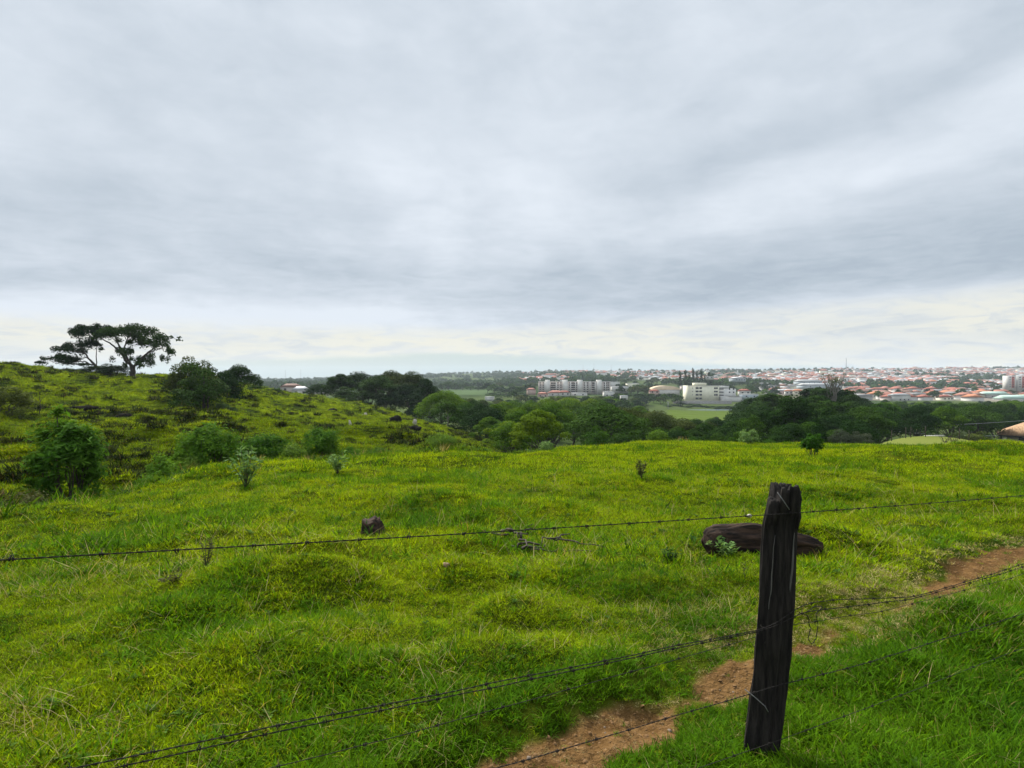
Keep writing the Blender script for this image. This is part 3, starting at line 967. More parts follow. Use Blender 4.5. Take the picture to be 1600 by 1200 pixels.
def make_post(seed, base, top, r0, r1, label, visible=True):
    rg = np.random.RandomState(seed)
    gz0 = gz(base[0], base[1])
    root = empty('fence_post', (base[0], base[1], gz0), label, 'fence post', 'fence posts')
    nA, nZ = 64, 70
    an = np.arange(nA) / nA * 2 * math.pi
    grooves = sum(a * np.cos(k * an + p) for k, a, p in ((2, .09, .4), (3, .05, 1.0), (5, .05, 2.1), (9, .035, .3), (14, .04, 1.7), (21, .03, 4.0)))
    grooves = grooves - .14 * np.exp(-((an - 4.95) / .07) ** 2) - .10 * np.exp(-((an - 4.25) / .05) ** 2) - .08 * np.exp(-((an - 5.6) / .06) ** 2)
    lean = np.array((top[0] - base[0], top[1] - base[1]))
    ztop = top[2] - gz0
    # ragged top: shoulder knocked off on the left, flat worn crown, splinter on the right
    xo = np.cos(an)
    tz = np.where(xo < -.48, -.072, 0.0) + np.where(xo > .80, -.028, 0) + rg.uniform(-.007, .007, nA)
    tz = tz - .012 * (np.sin(an * 3 + .5) > .6)
    V = []
    for k in range(nZ):
        f = k / (nZ - 1)
        z = -.25 + f * (ztop + .25)
        zz_ = z + tz * sstep(.80, 1.0, f)
        wob_ = .03 * np.array([vnoise(f * 9 + q, q * .0 + seed, 4) for q in (0, 31)]) - .015
        rad = (r0 + (r1 - r0) * f) * (1 + grooves * (.6 + .6 * vnoise(an * 3, f * 6 + 0 * an, seed)) + .10 * (vnoise(an * 1.2 + 3, f * 14 + 0 * an, 8) - .5))
        rad = rad * np.where(f > .97, .97, 1)
        cx, cy = lean * f + wob_ * (0 if k == 0 else 1)
        V.append(np.stack([cx + rad * np.cos(an), cy + rad * .85 * np.sin(an), zz_], 1))
    rim = V[-1]
    cen = rim.mean(0)
    for q, dzq in ((.82, .004), (.55, -.012), (.25, -.02)):
        ring = cen + (rim - cen) * q
        ring[:, 2] = rim[:, 2] * (.35 + .65 * q) + cen[2] * (.65 - .65 * q) + dzq + rg.uniform(-.008, .008, nA)
        V.append(ring)
    V.append((cen + np.array((0, 0, -.02)))[None])
    VV = np.concatenate(V)
    nr = len(V) - 1
    idx = np.arange(nr * nA).reshape(nr, nA)
    a, b = idx[:-1], idx[1:]
    F = np.stack([a, np.roll(a, -1, 1), np.roll(b, -1, 1), b], -1).reshape(-1, 4)
    T = np.stack([idx[-1], np.roll(idx[-1], -1), np.full(nA, nr * nA)], 1)
    put('timber', new_mesh('timber', VV, [F, T], [M_POST], True), root)
    if visible:
        for (axx, zb, zt, wd) in ((5.42, .72, 1.06, .010), (4.02, .55, 1.05, .006), (5.72, 1.07, 1.235, .016)):
            mb = MB()
            zs = np.linspace(zb, zt, 9)
            f = (zs + .25) / (ztop + .25)
            rr_ = (r0 + (r1 - r0) * f) * (1.0 if wd < .012 else 1.07)
            P = np.stack([lean[0] * f + rr_ * math.cos(axx), lean[1] * f + rr_ * .85 * math.sin(axx), zs], 1)
            P[:, :2] += rg.normal(0, .0015, (9, 2))
            mb.tube(P, wd * .5 * np.sin(np.linspace(.35, 2.9, 9)), 6)
            put('splinter', mb.mesh('splinter', [M_SLIV if wd < .012 else M_POST]), root)
    return root


B0 = fence_pt(0, 0)
post = make_post(3, (1.155, 2.83), (1.271, 2.83, zr(2.83, 757)), .074, .070, 'dark weathered wooden fence post leaning right with a splintered top')
for nm, pts in (('wire_tie', [(1.20, 2.74, zr(2.74, 770)), (1.225, 2.735, zr(2.735, 783)), (1.252, 2.735, zr(2.735, 797))]),
                ('wire_tie', [(1.060, 2.745, zr(2.745, 1081)), (1.10, 2.735, zr(2.735, 1093)), (1.148, 2.735, zr(2.735, 1108)), (1.163, 2.735, zr(2.735, 1117))])):
    mb = MB()
    mb.tube(np.array(pts) - np.array(post.location), .0022, 6)
    put(nm, mb.mesh(nm, [plain('bright_tie_wire', (.16, .155, .15), (.10, .10, .10), 40, .5)]), post)
for t, seed in ((2.05, 5), (-1.9, 6)):
    b_ = fence_pt(t, 0)
    make_post(seed, (b_[0], b_[1]), (b_[0] + .02, b_[1], gz(b_[0], b_[1]) + 1.3), .075, .068, 'dark fence post at the %s end of the barbed wire, at the edge of view' % ('left' if t > 0 else 'right'), False)

# one barb: two short wires wound round the line, four points
mb = MB()
for sgn, x0 in ((1, -.004), (-1, .004)):
    a = np.linspace(0, 4 * math.pi, 15)
    loop = np.stack([x0 + .0035 * a / 12.6, .0052 * np.cos(a), .0052 * np.sin(a)], 1)
    d0 = np.array((sgn * .007, .010, -.017 * sgn))
    P = np.vstack([loop[0] + d0 * 1.0, loop, loop[-1] + np.array((sgn * .006, .012, .018 * sgn))])
    mb.tube(P, np.concatenate([[.0004], np.full(15, .0012), [.0004]]), 5)
BARB = mb.mesh('barb', [M_WIRE])


def barbed(keys, label, seed, strands=2, barb_step=.168, sag=.0, kinky=.0):
    """keys: (t, height z, offset towards camera) along the fence"""
    rg = np.random.RandomState(seed)
    K = np.array(sorted(keys, key=lambda q: -q[0]))
    ts = np.linspace(K[0, 0], K[-1, 0], 700)
    zz_ = np.interp(-ts, -K[:, 0], K[:, 1])
    of = np.interp(-ts, -K[:, 0], K[:, 2])
    ker = np.hanning(31)
    ker /= ker.sum()
    zz_ = np.convolve(np.pad(zz_, 15, 'edge'), ker, 'valid')
    of = np.convolve(np.pad(of, 15, 'edge'), ker, 'valid')
    zz_ = zz_ + kinky * ((fbm(ts * 4, ts * 0 + seed, 2, 3) - .5) * 2)
    of = of + kinky * ((fbm(ts * 5, ts * 0 + seed + 5, 3, 3) - .5) * 2)
    P = np.array([fence_pt(t, z, o) for t, z, o in zip(ts, zz_, of)])
    s_ = np.concatenate([[0], np.cumsum(np.linalg.norm(np.diff(P, axis=0), axis=1))])
    root = empty('barbed_wire', P[len(P) // 2], label, 'barbed wire', 'barbed wires of the fence')
    org = P[len(P) // 2]
    mb = MB()
    for st in range(strands):
        ph = s_ * 2 * math.pi / .052 + st * math.pi
        hr = .0014 if strands > 1 else 0
        n1 = np.array((.482, -.876, 0))
        Q = P - org + hr * (np.cos(ph)[:, None] * n1 + np.sin(ph)[:, None] * np.array((0, 0, 1.0)))
        mb.tube(Q, .00115 if strands > 1 else .0014, 5)
    put('strand', mb.mesh('strand', [M_WIRE], True), root)
    d = .06 + rg.rand() * .1
    while d < s_[-1]:
        i = int(np.searchsorted(s_, d))
        i = min(max(i, 1), len(P) - 1)
        T = Vector(P[i] - P[i - 1])
        o = put('barb', BARB, root, tuple(P[i] - org))
        q = T.to_track_quat('X', 'Z')
        o.scale = (.82,) * 3
        o.rotation_mode = 'QUATERNION'
        from mathutils import Quaternion
        o.rotation_quaternion = q @ Quaternion((1, 0, 0), rg.rand() * 6.28)
        d += barb_step * rg.uniform(.85, 1.15)
    return root


FO = .088
barbed([(2.05, 1.27, FO), (1.353, 1.169, FO), (.8, 1.083, FO), (0, .968, FO), (-.5, .902, FO), (-1.167, .822, FO), (-1.9, .76, FO)], 'top barbed wire, taut and alone across the middle of the pasture', 1)
barbed([(2.05, .72, FO), (1.22, .628, FO), (.6, .545, FO), (.05, .468, FO), (-.06, .535, FO), (-.2, .50, FO), (-.494, .402, FO), (-.965, .388, FO), (-1.167, .395, FO), (-1.9, .42, FO)], 'second barbed wire, slightly higher of the slack pair meeting at the post', 2, kinky=.006)
barbed([(2.05, .705, FO + .01), (1.22, .612, FO + .01), (.6, .533, FO), (.05, .462, FO), (-.06, .495, FO), (-.2, .462, FO), (-.494, .392, FO), (-.965, .375, FO), (-1.167, .375, FO), (-1.9, .40, FO)], 'slack barbed wire just below its twin, tangled right of the post', 3, kinky=.007)
barbed([(2.05, .50, FO - .17), (.924, .374, FO - .17), (0, .335, FO - .17), (-.1, .352, FO - .17), (-.494, .276, FO - .15), (-1.2, .22, FO - .15), (-1.9, .25, FO - .15)], 'thin dark barbed wire passing behind the post above the path', 4, strands=1, barb_step=.3, kinky=.005)
barbed([(2.05, .46, FO), (.659, .259, FO), (.3, .222, FO), (0, .190, FO), (-.3, .14, FO), (-1.2, .06, FO), (-1.9, .05, FO)], 'barbed wire hanging low over the bare reddish path', 5, kinky=.003)
barbed([(2.05, .25, FO), (.8, .06, FO), (.3, -.025, FO), (0, -.062, FO), (-.4, -.10, FO), (-1.4, -.17, FO)], 'lowest barbed wire half hidden in the grass at the post foot', 6, strands=1, barb_step=.25)
# loose end hanging in a loop beside the post
mb = MB()
L = [(-.045, .50, FO), (-.075, .47, FO), (-.085, .41, FO), (-.078, .36, FO), (-.088, .33, FO), (-.105, .345, FO), (-.112, .41, FO), (-.105, .47, FO), (-.13, .492, FO), (-.10, .505, FO), (-.07, .488, FO)]
P = np.array([fence_pt(*q) for q in L])
tt = np.linspace(0, len(P) - 1, 60)
P2 = np.stack([np.interp(tt, range(len(P)), P[:, k]) for k in range(3)], 1)
P2 += np.random.RandomState(4).normal(0, .0012, P2.shape)
mb.tube(P2 - P2[0], .0022, 5)
o = put('loose_wire', mb.mesh('loose_wire', [M_WIRE]), None, P2[0])
tag(o, 'loose end of dark wire hanging in a loop right of the post', 'wire')

# ================================================================ things lying in the pasture
M_LOG = plain('dark_log_bark', (.008, .0065, .006), (.052, .032, .022), 3.2, .9, 1.0, 'Object', (1.2, 7, 7), .12)
M_LOGEND = plain('log_cut_end', (.030, .023, .019), (.014, .011, .010), 14, .95, .5)
lx, ly, lz = spot(1187, hit(1187, 868))
root = empty('fallen_log', (lx, ly, lz), 'thick dark brown log lying in the grass behind the post', 'log', None, 0, (170 / F_PX * ly / 1.40, 170 / F_PX * ly / 1.40, 170 / F_PX * ly / 1.40 * 1.24))
nA, nX = 48, 70
an = np.arange(nA) / nA * 2 * math.pi
V = []
for k in range(nX):
    f = k / (nX - 1)
    xx = -.70 + 1.40 * f
    r = np.interp(f, [0, .03, .10, .3, .55, .8, .93, 1], [.10, .165, .210, .225, .220, .185, .150, .12])
    rad = r * (1 + .34 * (vnoise(an * 1.6, xx * 2.6 + 0 * an, 3) - .5) + .26 * (vnoise(an * 4.5, xx * 1.8 + 0 * an, 5) - .5) + .14 * (vnoise(an * 9, xx * 5 + 0 * an, 6) - .5) + .03 * np.cos(11 * an))
    rad = rad * (1 - .12 * np.maximum(0, np.sin(an)) ** 2)
    zc = .155 + .02 * math.sin(f * 4) - .05 * f
    V.append(np.stack([np.full(nA, xx) + .02 * np.sin(an * 3), .95 * rad * np.cos(an) - .12 * f, zc + .88 * rad * np.sin(an)], 1))
mb = MB()
idx = np.arange(nX * nA).reshape(nX, nA)
a, b = idx[:-1], idx[1:]
F = np.stack([a, b, np.roll(b, -1, 1), np.roll(a, -1, 1)], -1).reshape(-1, 4)
mb.add(np.concatenate(V), [F, idx[0]])
put('trunk', mb.mesh('trunk', [M_LOG], True), root)
e = V[-1]
c_ = e.mean(0)
mb = MB()
R1 = c_ + (e - c_) * .7 + np.array((.012, -.0, 0))
R2 = c_ + (e - c_) * .3 + np.array((.004, 0, 0))
mb.add(np.vstack([e + (.003, 0, 0), R1, R2]), [np.stack([np.arange(nA), np.roll(np.arange(nA), -1), np.roll(np.arange(nA), -1) + nA, np.arange(nA) + nA], 1), np.stack([np.arange(nA) + nA, np.roll(np.arange(nA), -1) + nA, np.roll(np.arange(nA), -1) + 2 * nA, np.arange(nA) + 2 * nA], 1), np.arange(nA) + 2 * nA])
put('cut_end', mb.mesh('cut_end', [M_LOGEND], True), root)


def leaf_quads(P, N, L, W, rg):
    """rhombic leaves at P facing N"""
    n = len(P)
    r = rg.normal(size=(n, 3))
    t = np.cross(N, r)
    t /= np.linalg.norm(t, axis=1, keepdims=True) + 1e-9
    b = np.cross(N, t)
    b /= np.linalg.norm(b, axis=1, keepdims=True) + 1e-9
    L = np.broadcast_to(L, (n,))[:, None]
    W = np.broadcast_to(W, (n,))[:, None]
    V = np.stack([P - t * L * .5, P + b * W * .5 - t * L * .06, P + t * L * .5 - N * L * .06, P - b * W * .5 - t * L * .06], 1).reshape(-1, 3)
    F = np.arange(4 * n).reshape(n, 4)
    return V, F


M_BRANCH = plain('grey_dead_wood', (.060, .048, .036), (.030, .024, .019), 9, .9, .4)
M_STEM = plain('green_stem', (.045, .06, .02), (.06, .05, .03), 9, .8)
M_PLANT = leafy('weed_foliage', (.030, .070, .014), (.075, .125, .025), .35, 6, .2)
M_PALE = leafy('pale_weed_foliage', (.085, .165, .045), (.210, .300, .110), .35, 6, .2)
M_OLIVE = leafy('dry_weed_foliage', (.045, .055, .018), (.085, .085, .03), .25, 6, .2)


def stem_plant(px, depth, h, w, stems, leaves, ll, lw, leafmat, label, cat='plant', group=None, seed=0, droop=.3, name='weed_plant', y_off=0.0):
    """upright stems with leaves along them"""
    rg = np.random.RandomState(seed + int(px))
    x, y, z = spot(px, depth)
    root = empty(name, (x, y, z - .02), label, cat, group)
    mb = MB()
    LP, LN = [], []
    for s_ in range(stems):
        a = rg.rand() * 6.283
        out = w * .5 * rg.uniform(.25, 1.0)
        hh = h * rg.uniform(.65, 1.0)
        k = np.linspace(0, 1, 7)
        P = np.stack([math.cos(a) * out * k ** 1.3, math.sin(a) * out * k ** 1.3, hh * k], 1) + rg.normal(0, h * .012, (7, 3)) * k[:, None]
        mb.tube(P, np.linspace(h * .014, h * .004, 7), 5)
        for q in range(leaves):
            f = rg.uniform(.15, 1.03) ** .75
            p = np.array([np.interp(f, k, P[:, i]) for i in range(3)])
            aa = rg.rand() * 6.283
            d = np.array((math.cos(aa), math.sin(aa), rg.uniform(-.2, .6)))
            LP.append(p + d * ll * .45)
            nn = np.array((-d[0] * .5, -d[1] * .5, 1.0)) + rg.normal(0, .45, 3)
            LN.append(nn / np.linalg.norm(nn))
    put('stem', mb.mesh('stem', [M_STEM]), root)
    LP, LN = np.array(LP), np.array(LN)
    V, F = leaf_quads(LP, LN, ll * rg.uniform(.6, 1.25, len(LP)), lw * rg.uniform(.7, 1.2, len(LP)), rg)
    put('foliage', new_mesh('foliage', V, F, [leafmat]), root)
    return root


# tree stump with a sprout, dead branch, stone
x, y, z = spot(581, hit(581, 835))
root = empty('tree_stump', (x, y, z - .02), 'squat dark tree stump in the grass with a green sprout', 'stump', None, 0, (38 / F_PX * y / .36, 38 / F_PX * y / .36, 28 / F_PX * y / .25))
mb = MB()
rg = np.random.RandomState(21)
nA = 26
an = np.arange(nA) / nA * 6.2832
rings = []
for f in (0, .2, .5, .8, .97):
    rad = (.185 - .05 * f) * (1 + .35 * (vnoise(an * 1.9, f * 2 + 0 * an, 13) - .5)) + .02 * np.cos(5 * an) * (1 - f)
    rings.append(np.stack([rad * np.cos(an), rad * np.sin(an), -.03 + (.235 + .09 * (vnoise(an * 2.5, 0 * an, 17) - .3)) * f], 1))
rings.append(rings[-1].mean(0) + (rings[-1] - rings[-1].mean(0)) * .5 + np.array((0, 0, -.03)))
idx = np.arange(len(rings) * nA).reshape(-1, nA)
a, b = idx[:-1], idx[1:]
mb.add(np.concatenate(rings), [np.stack([a, np.roll(a, -1, 1), np.roll(b, -1, 1), b], -1).reshape(-1, 4), idx[-1]])
put('trunk', mb.mesh('trunk', [M_LOG], False), root)
V, F = blades(rg, 16, .10, .22, .03, .5, 3, .8)
put('sprout', new_mesh('sprout', V + np.array((.02, -.17, .02)), F, [M_PLANT]), root)

x, y, z = spot(812, hit(812, 862))
mb = MB()
rg = np.random.RandomState(9)


def stick(p0, p1, r, n=8, wob_=.03):
    k = np.linspace(0, 1, n)[:, None]
    P = np.array(p0) * (1 - k) + np.array(p1) * k + rg.normal(0, wob_, (n, 3)) * np.array((1, 1, .5))
    gx, gy = P[:, 0] + x, P[:, 1] + y
    P[:, 2] = np.maximum(P[:, 2], H(gx, gy) - z + .03)
    mb.tube(P, np.linspace(r, r * .35, n), 6)


stick((-.22, .75, .06), (.0, .25, .12), .022)
stick((.0, .28, .14), (.06, -.18, .06), .018)
stick((-.08, .05, .05), (.42, .12, .13), .018)
stick((.40, .12, .12), (.62, .35, .10), .012)
stick((.30, .1, .12), (.95, .02, .05), .012, 12, .02)
stick((.05, -.1, .05), (.30, -.05, .06), .024)
stick((.1, -.12, .05), (.9, -.16, .05), .009, 12, .015)
stick((-.1, .45, .08), (-.75, .62, .05), .012, 10, .02)
stick((.02, .2, .1), (.18, .42, .22), .010)
o = put('dead_branch', mb.mesh('dead_branch', [M_BRANCH]), None, (x, y, z))
tag(o, 'twisted dead branch lying on the grass in the middle field', 'branch')


def stone(px, depth, sx, sy, sz, mat, label, seed, name='stone', rot=0.0, group=None, sink=.25):
    rg = np.random.RandomState(seed)
    x, y, z = spot(px, depth)
    nu, nv = 18, 10
    V = []
    for j in range(nv + 1):
        ph = math.pi * j / nv
        a = np.arange(nu) / nu * 6.2832
        d = np.stack([np.sin(ph) * np.cos(a), np.sin(ph) * np.sin(a), np.full(nu, math.cos(ph))], 1)
        r = 1 + .5 * (fbm(d[:, 0] * 2.2 + seed, d[:, 1] * 2.2 + d[:, 2] * 2.9, seed % 13, 3) - .5) * 1.8
        V.append(d * r[:, None] * np.array((sx, sy, sz)) * .5)
    idx = np.arange((nv + 1) * nu).reshape(nv + 1, nu)
    a, b = idx[:-1], idx[1:]
    F = np.stack([a, b, np.roll(b, -1, 1), np.roll(a, -1, 1)], -1).reshape(-1, 4)
    o = put(name, new_mesh(name, np.concatenate(V), F, [mat], False), None, (x, y, z + sz * (.5 - sink) - (.12 * sz if name == 'rock' else 0)), rot)
    return tag(o, label, name.replace('_', ' '), group)


M_TAN = plain('pale_tan_stone', (.30, .21, .12), (.20, .13, .08), 20, .9, .5)
M_GREY = plain('grey_rock', (.15, .145, .13), (.06, .058, .052), 3, .95, .7)
M_DARKROCK = plain('dark_rock', (.013, .012, .008), (.005, .005, .004), 2.5, 1.0, .8, 'Object', None, .02)
M_WHITE = plain('pale_dry_wood', (.40, .37, .31), (.22, .20, .17), 4, .9, .3)
stone(697, hit(697, 889), .065, .055, .045, M_TAN, 'small pale tan stone in a hollow of the near grass', 31, sink=-.15)
stone(1172, hit(1172, 812), .07, .06, .06, M_WHITE, 'tiny white stone on the grass beyond the dark log', 33, sink=-.3)
stone(570, 86, .8, .6, 1.5, M_WHITE, 'tall pale boulder high on the hillside', 35, 'boulder')
stone(648, 80, .5, .5, 1.0, M_WHITE, 'small pale boulder near the foot of the hill beside the dark grove', 36, 'boulder')
stone(14, 13.5, 1.2, .8, .65, M_GREY, 'flat grey rock at the left edge beside the gully', 40, 'rock')
for i, (px, dp, sx, sz) in enumerate([(130, 52, 2.6, .9), (141, 51, 1.2, .6), (195, 50, 1.7, 1.0), (518, 86, 2.6, 1.3), (532, 82, 2.2, 1.0), (618, 78, 1.8, 1.2), (640, 69, 1.9, .8), (650, 67, 1.4, .7), (562, 97, .9, .6)]):
    stone(px, dp, sx, sx * .7, sz, M_DARKROCK, 'dark rock mound %s on the hillside' % ['beyond the big leafy shrub', 'with a peak, just right of the low rocks', 'left of the bushy dark tree', 'highest, below the tree clump,', 'just below the highest one', 'alone, nearest the grove', 'above the gully mouth', 'lowest, above the gully mouth', 'smallest, above the tall pale boulder'][i], 50 + i, 'rock', rng.rand() * 3)
for i, (px, dp, h) in enumerate([(545, 62, 1.25), (578, 63, .95)]):
    x, y, z = spot(px, dp)
    mb = MB()
    k = np.linspace(0, 1, 8)
    mb.tube(np.stack([.12 * np.sin(k * 3 + i), .05 * k, -.1 + (h + .1) * k], 1), np.interp(k, [0, .2, .8, 1], [.24, .17, .14, .06]) * (1 + .1 * np.sin(k * 20)), 9)
    o = put('dead_stump', mb.mesh('dead_stump', [M_WHITE]), None, (x, y, z))
    tag(o, ['taller bleached stump standing on the hillside above the round shrub', 'shorter bleached stump right of the taller one on the hillside'][i], 'stump')

stem_plant(1136, ly - .26, .24, .46, 12, 14, .085, .034, M_PALE, 'pale leafy weed growing against the dark log', seed=1)
stem_plant(1003, hit(1003, 750), .50, .28, 7, 16, .09, .035, M_OLIVE, 'upright brownish weed alone in the middle of the field', seed=2)
stem_plant(320, hit(320, 890), .34, .30, 9, 10, .05, .014, M_OLIVE, 'thin brown weed standing in the left foreground grass', seed=3)
stem_plant(1047, hit(1047, 880), .16, .26, 12, 10, .06, .025, M_PLANT, 'dark green tuft of weed left of the log', seed=4)
stem_plant(1165, hit(1165, 905), .18, .12, 3, 6, .04, .014, M_OLIVE, 'tiny bare weed in the grass just left of the post', seed=5)
stem_plant(265, hit(265, 915), .12, .22, 7, 8, .06, .022, M_OLIVE, 'small drooping weed near the left mound', seed=6)


# ================================================================ trees and shrubs
M_BARK = plain('grey_brown_bark', (.060, .050, .040), (.030, .025, .020), 6, .9, .5)
M_PALEBARK = plain('pale_bark', (.20, .19, .16), (.12, .11, .09), 4, .85, .3)
M_LEAF = {
    'dark': leafy('dark_leaves', (.010, .030, .005), (.036, .078, .008), .20, .25, .5),
    'green': leafy('green_leaves', (.026, .068, .006), (.078, .145, .008), .28, .25, .5),
    'bright': leafy('yellow_green_leaves', (.042, .092, .006), (.115, .175, .008), .32, .25, .45),
    'olive': leafy('olive_leaves', (.030, .046, .010), (.070, .090, .016), .22, .25, .5),
    'grey': leafy('grey_green_leaves', (.040, .052, .032), (.075, .090, .055), .22, .3, .5),
    'black': leafy('blackish_leaves', (.009, .026, .006), (.030, .064, .010), .15, .25, .5),
}


def cloud(lobes, n, rg, L, W=None, hollow=.55, upb=.35, jit=.55):
    """leaves in the outer shell of ellipsoid lobes (cx, cy, cz, rx, ry, rz)"""
    lobes = np.asarray(lobes, float)
    w = (lobes[:, 3] * lobes[:, 4] * lobes[:, 5]) ** (2 / 3)
    k = rg.choice(len(lobes), n, p=w / w.sum())
    d = rg.normal(size=(n, 3))
    d /= np.linalg.norm(d, axis=1, keepdims=True)
    d[:, 2] = np.where((d[:, 2] < -.2) & (rg.rand(n) < .6), -d[:, 2], d[:, 2])
    r = hollow + (1.04 - hollow) * rg.rand(n) ** .6
    P = lobes[k, :3] + d * r[:, None] * lobes[k, 3:]
    N = d / lobes[k, 3:] * lobes[k, 3:].mean(1, keepdims=True) + np.array((0, 0, upb)) + rg.normal(0, jit, (n, 3))
    N /= np.linalg.norm(N, axis=1, keepdims=True) + 1e-9
    s_ = L * rg.uniform(.55, 1.35, n)
    return leaf_quads(P, N, s_, s_ * (.62 if W is None else W / L), rg)


def limb_mesh(limbs, rg, n=9, sides=7, wob_=.03):
    mb = MB()
    for p0, p1, r0, r1 in limbs:
        p0, p1 = np.array(p0, float), np.array(p1, float)
        k = np.linspace(0, 1, n)[:, None]
        ln = np.linalg.norm(p1 - p0)
        P = p0 * (1 - k) + p1 * k + rg.normal(0, wob_ * ln, (n, 3)) * np.sin(k * math.pi)
        mb.tube(P, np.linspace(r0, r1, n), sides)
    return mb


def broad(seed, Hh=9.0, W=8.0, nl=13, n=5200, L=.36, trunk=.28, flat=.8):
    """broadleaf tree of height Hh: (trunk mesh, crown mesh)"""
    rg = np.random.RandomState(seed)
    zb = Hh * trunk
    lobes, limbs = [], []
    top = np.array((rg.normal(0, .05 * W), rg.normal(0, .05 * W), zb))
    limbs.append(((0, 0, -.4), tuple(top), .026 * Hh, .018 * Hh))
    for i in range(nl):
        a = i * 2.4 + rg.uniform(-.4, .4)
        rr = (i / nl) ** .6 * W * .36
        cz = zb + (Hh - zb) * (.72 - .52 * (rr / (W * .36)) ** 1.5 * rg.uniform(.6, 1.1))
        s_ = W * rg.uniform(.12, .21)
        c = (math.cos(a) * rr, math.sin(a) * rr, cz)
        lobes.append((*c, s_, s_, s_ * flat * rg.uniform(.75, 1.05)))
        if i % 2 == 0:
            limbs.append((tuple(top - (0, 0, .1 * i / nl * zb)), (c[0] * .8, c[1] * .8, c[2] - s_ * .2), .012 * Hh, .004 * Hh))
    for i in range(nl // 3):
        a = rg.rand() * 6.283
        rr = W * rg.uniform(.34, .47)
        s_ = W * rg.uniform(.08, .13)
        lobes.append((math.cos(a) * rr, math.sin(a) * rr, zb + (Hh - zb) * rg.uniform(.12, .6), s_, s_, s_ * .8))
    lb = np.array(lobes)
    sc = Hh / (lb[:, 2] + lb[:, 5]).max()
    lb[:, 2] *= sc
    V, F = cloud(lb, n, rg, L)
    return limb_mesh(limbs, rg).mesh('trunk', [M_BARK], True), new_mesh('crown', V, F, [M_LEAF['dark']])


def skirted(seed, Hh=6.0, W=6.5, n=5200, L=.30):
    """dense shrubby crown down to the ground"""
    rg = np.random.RandomState(seed)
    lobes = []
    for i in range(22):
        a = rg.rand() * 6.283
        rr = W * .42 * math.sqrt(rg.rand())
        cz = Hh * (.12 + .68 * (1 - (rr / (W * .42)) ** 2) * rg.uniform(.35, 1))
        s_ = W * rg.uniform(.11, .2)
        lobes.append((math.cos(a) * rr, math.sin(a) * rr, cz, s_, s_, s_ * .8))
    lb = np.array(lobes)
    lb[:, 2] *= Hh / (lb[:, 2] + lb[:, 5]).max()
    V, F = cloud(lb, n, rg, L)
    limbs = [((0, 0, -.3), (lb[i, 0] * .8, lb[i, 1] * .8, lb[i, 2]), .02 * Hh, .006 * Hh) for i in range(0, 22, 4)]
    return limb_mesh(limbs, rg).mesh('trunk', [M_BARK], True), new_mesh('crown', V, F, [M_LEAF['dark']])


def tall(seed, Hh=16.0, W=7.0, n=5000, L=.5):
    """tall ragged eucalyptus-like tree"""
    rg = np.random.RandomState(seed)
    lobes, limbs = [], [((0, 0, -.5), (rg.normal(0, .4), rg.normal(0, .4), Hh * .86), .022 * Hh, .005 * Hh)]
    for i in range(20):
        f = .22 + .74 * i / 19
        a = i * 2.4 + rg.uniform(-.5, .5)
        rr = W * .42 * (1.05 - .7 * f) * rg.uniform(.3, 1.15)
        s_ = W * rg.uniform(.13, .22)
        lobes.append((math.cos(a) * rr, math.sin(a) * rr, Hh * f - s_, s_, s_, s_ * rg.uniform(.7, 1.3)))
        if i % 3 == 0:
            limbs.append(((0, 0, Hh * f * .8), lobes[-1][:3], .007 * Hh, .002 * Hh))
    lb = np.array(lobes)
    lb[:, 2] *= Hh / (lb[:, 2] + lb[:, 5]).max()
    V, F = cloud(lb, n, rg, L, hollow=.3, upb=.1, jit=.8)
    return limb_mesh(limbs, rg).mesh('trunk', [M_BARK], True), new_mesh('crown', V, F, [M_LEAF['dark']])


BROAD = [broad(100 + i, 9.0, 8.4 + (i % 3), 17 + 2 * (i % 4), 9000, .29, .22, .7 + .1 * (i % 2)) for i in range(7)]
SKIRT = [skirted(140 + i, n=6500, L=.25) for i in range(4)]
TALL = [tall(160 + i, n=7000, L=.42) for i in range(3)]
FARB = [broad(180 + i, 9.0, 10.0, 9, 700, .95, .2, .75) for i in range(4)]
FART = [tall(190 + i, 16.0, 6.5, 600, 1.0) for i in range(2)]


def tree(kind, proto, px, depth, hgt, wid, leaf, label, cat='tree', group=None, rot=None, sink=.25, H0=9.0, W0=9.0, xyz=None):
    x, y, z = xyz if xyz is not None else spot(px, depth)
    root = empty(kind, (x, y, z - sink), label, cat, group, rng.rand() * 6.283 if rot is None else rot, (wid / W0, wid / W0, hgt / H0))
    t = put('trunk', proto[0], root)
    c = put('crown', proto[1], root)
    c.material_slots[0].link = 'OBJECT'
    c.material_slots[0].material = M_LEAF[leaf]
    return root


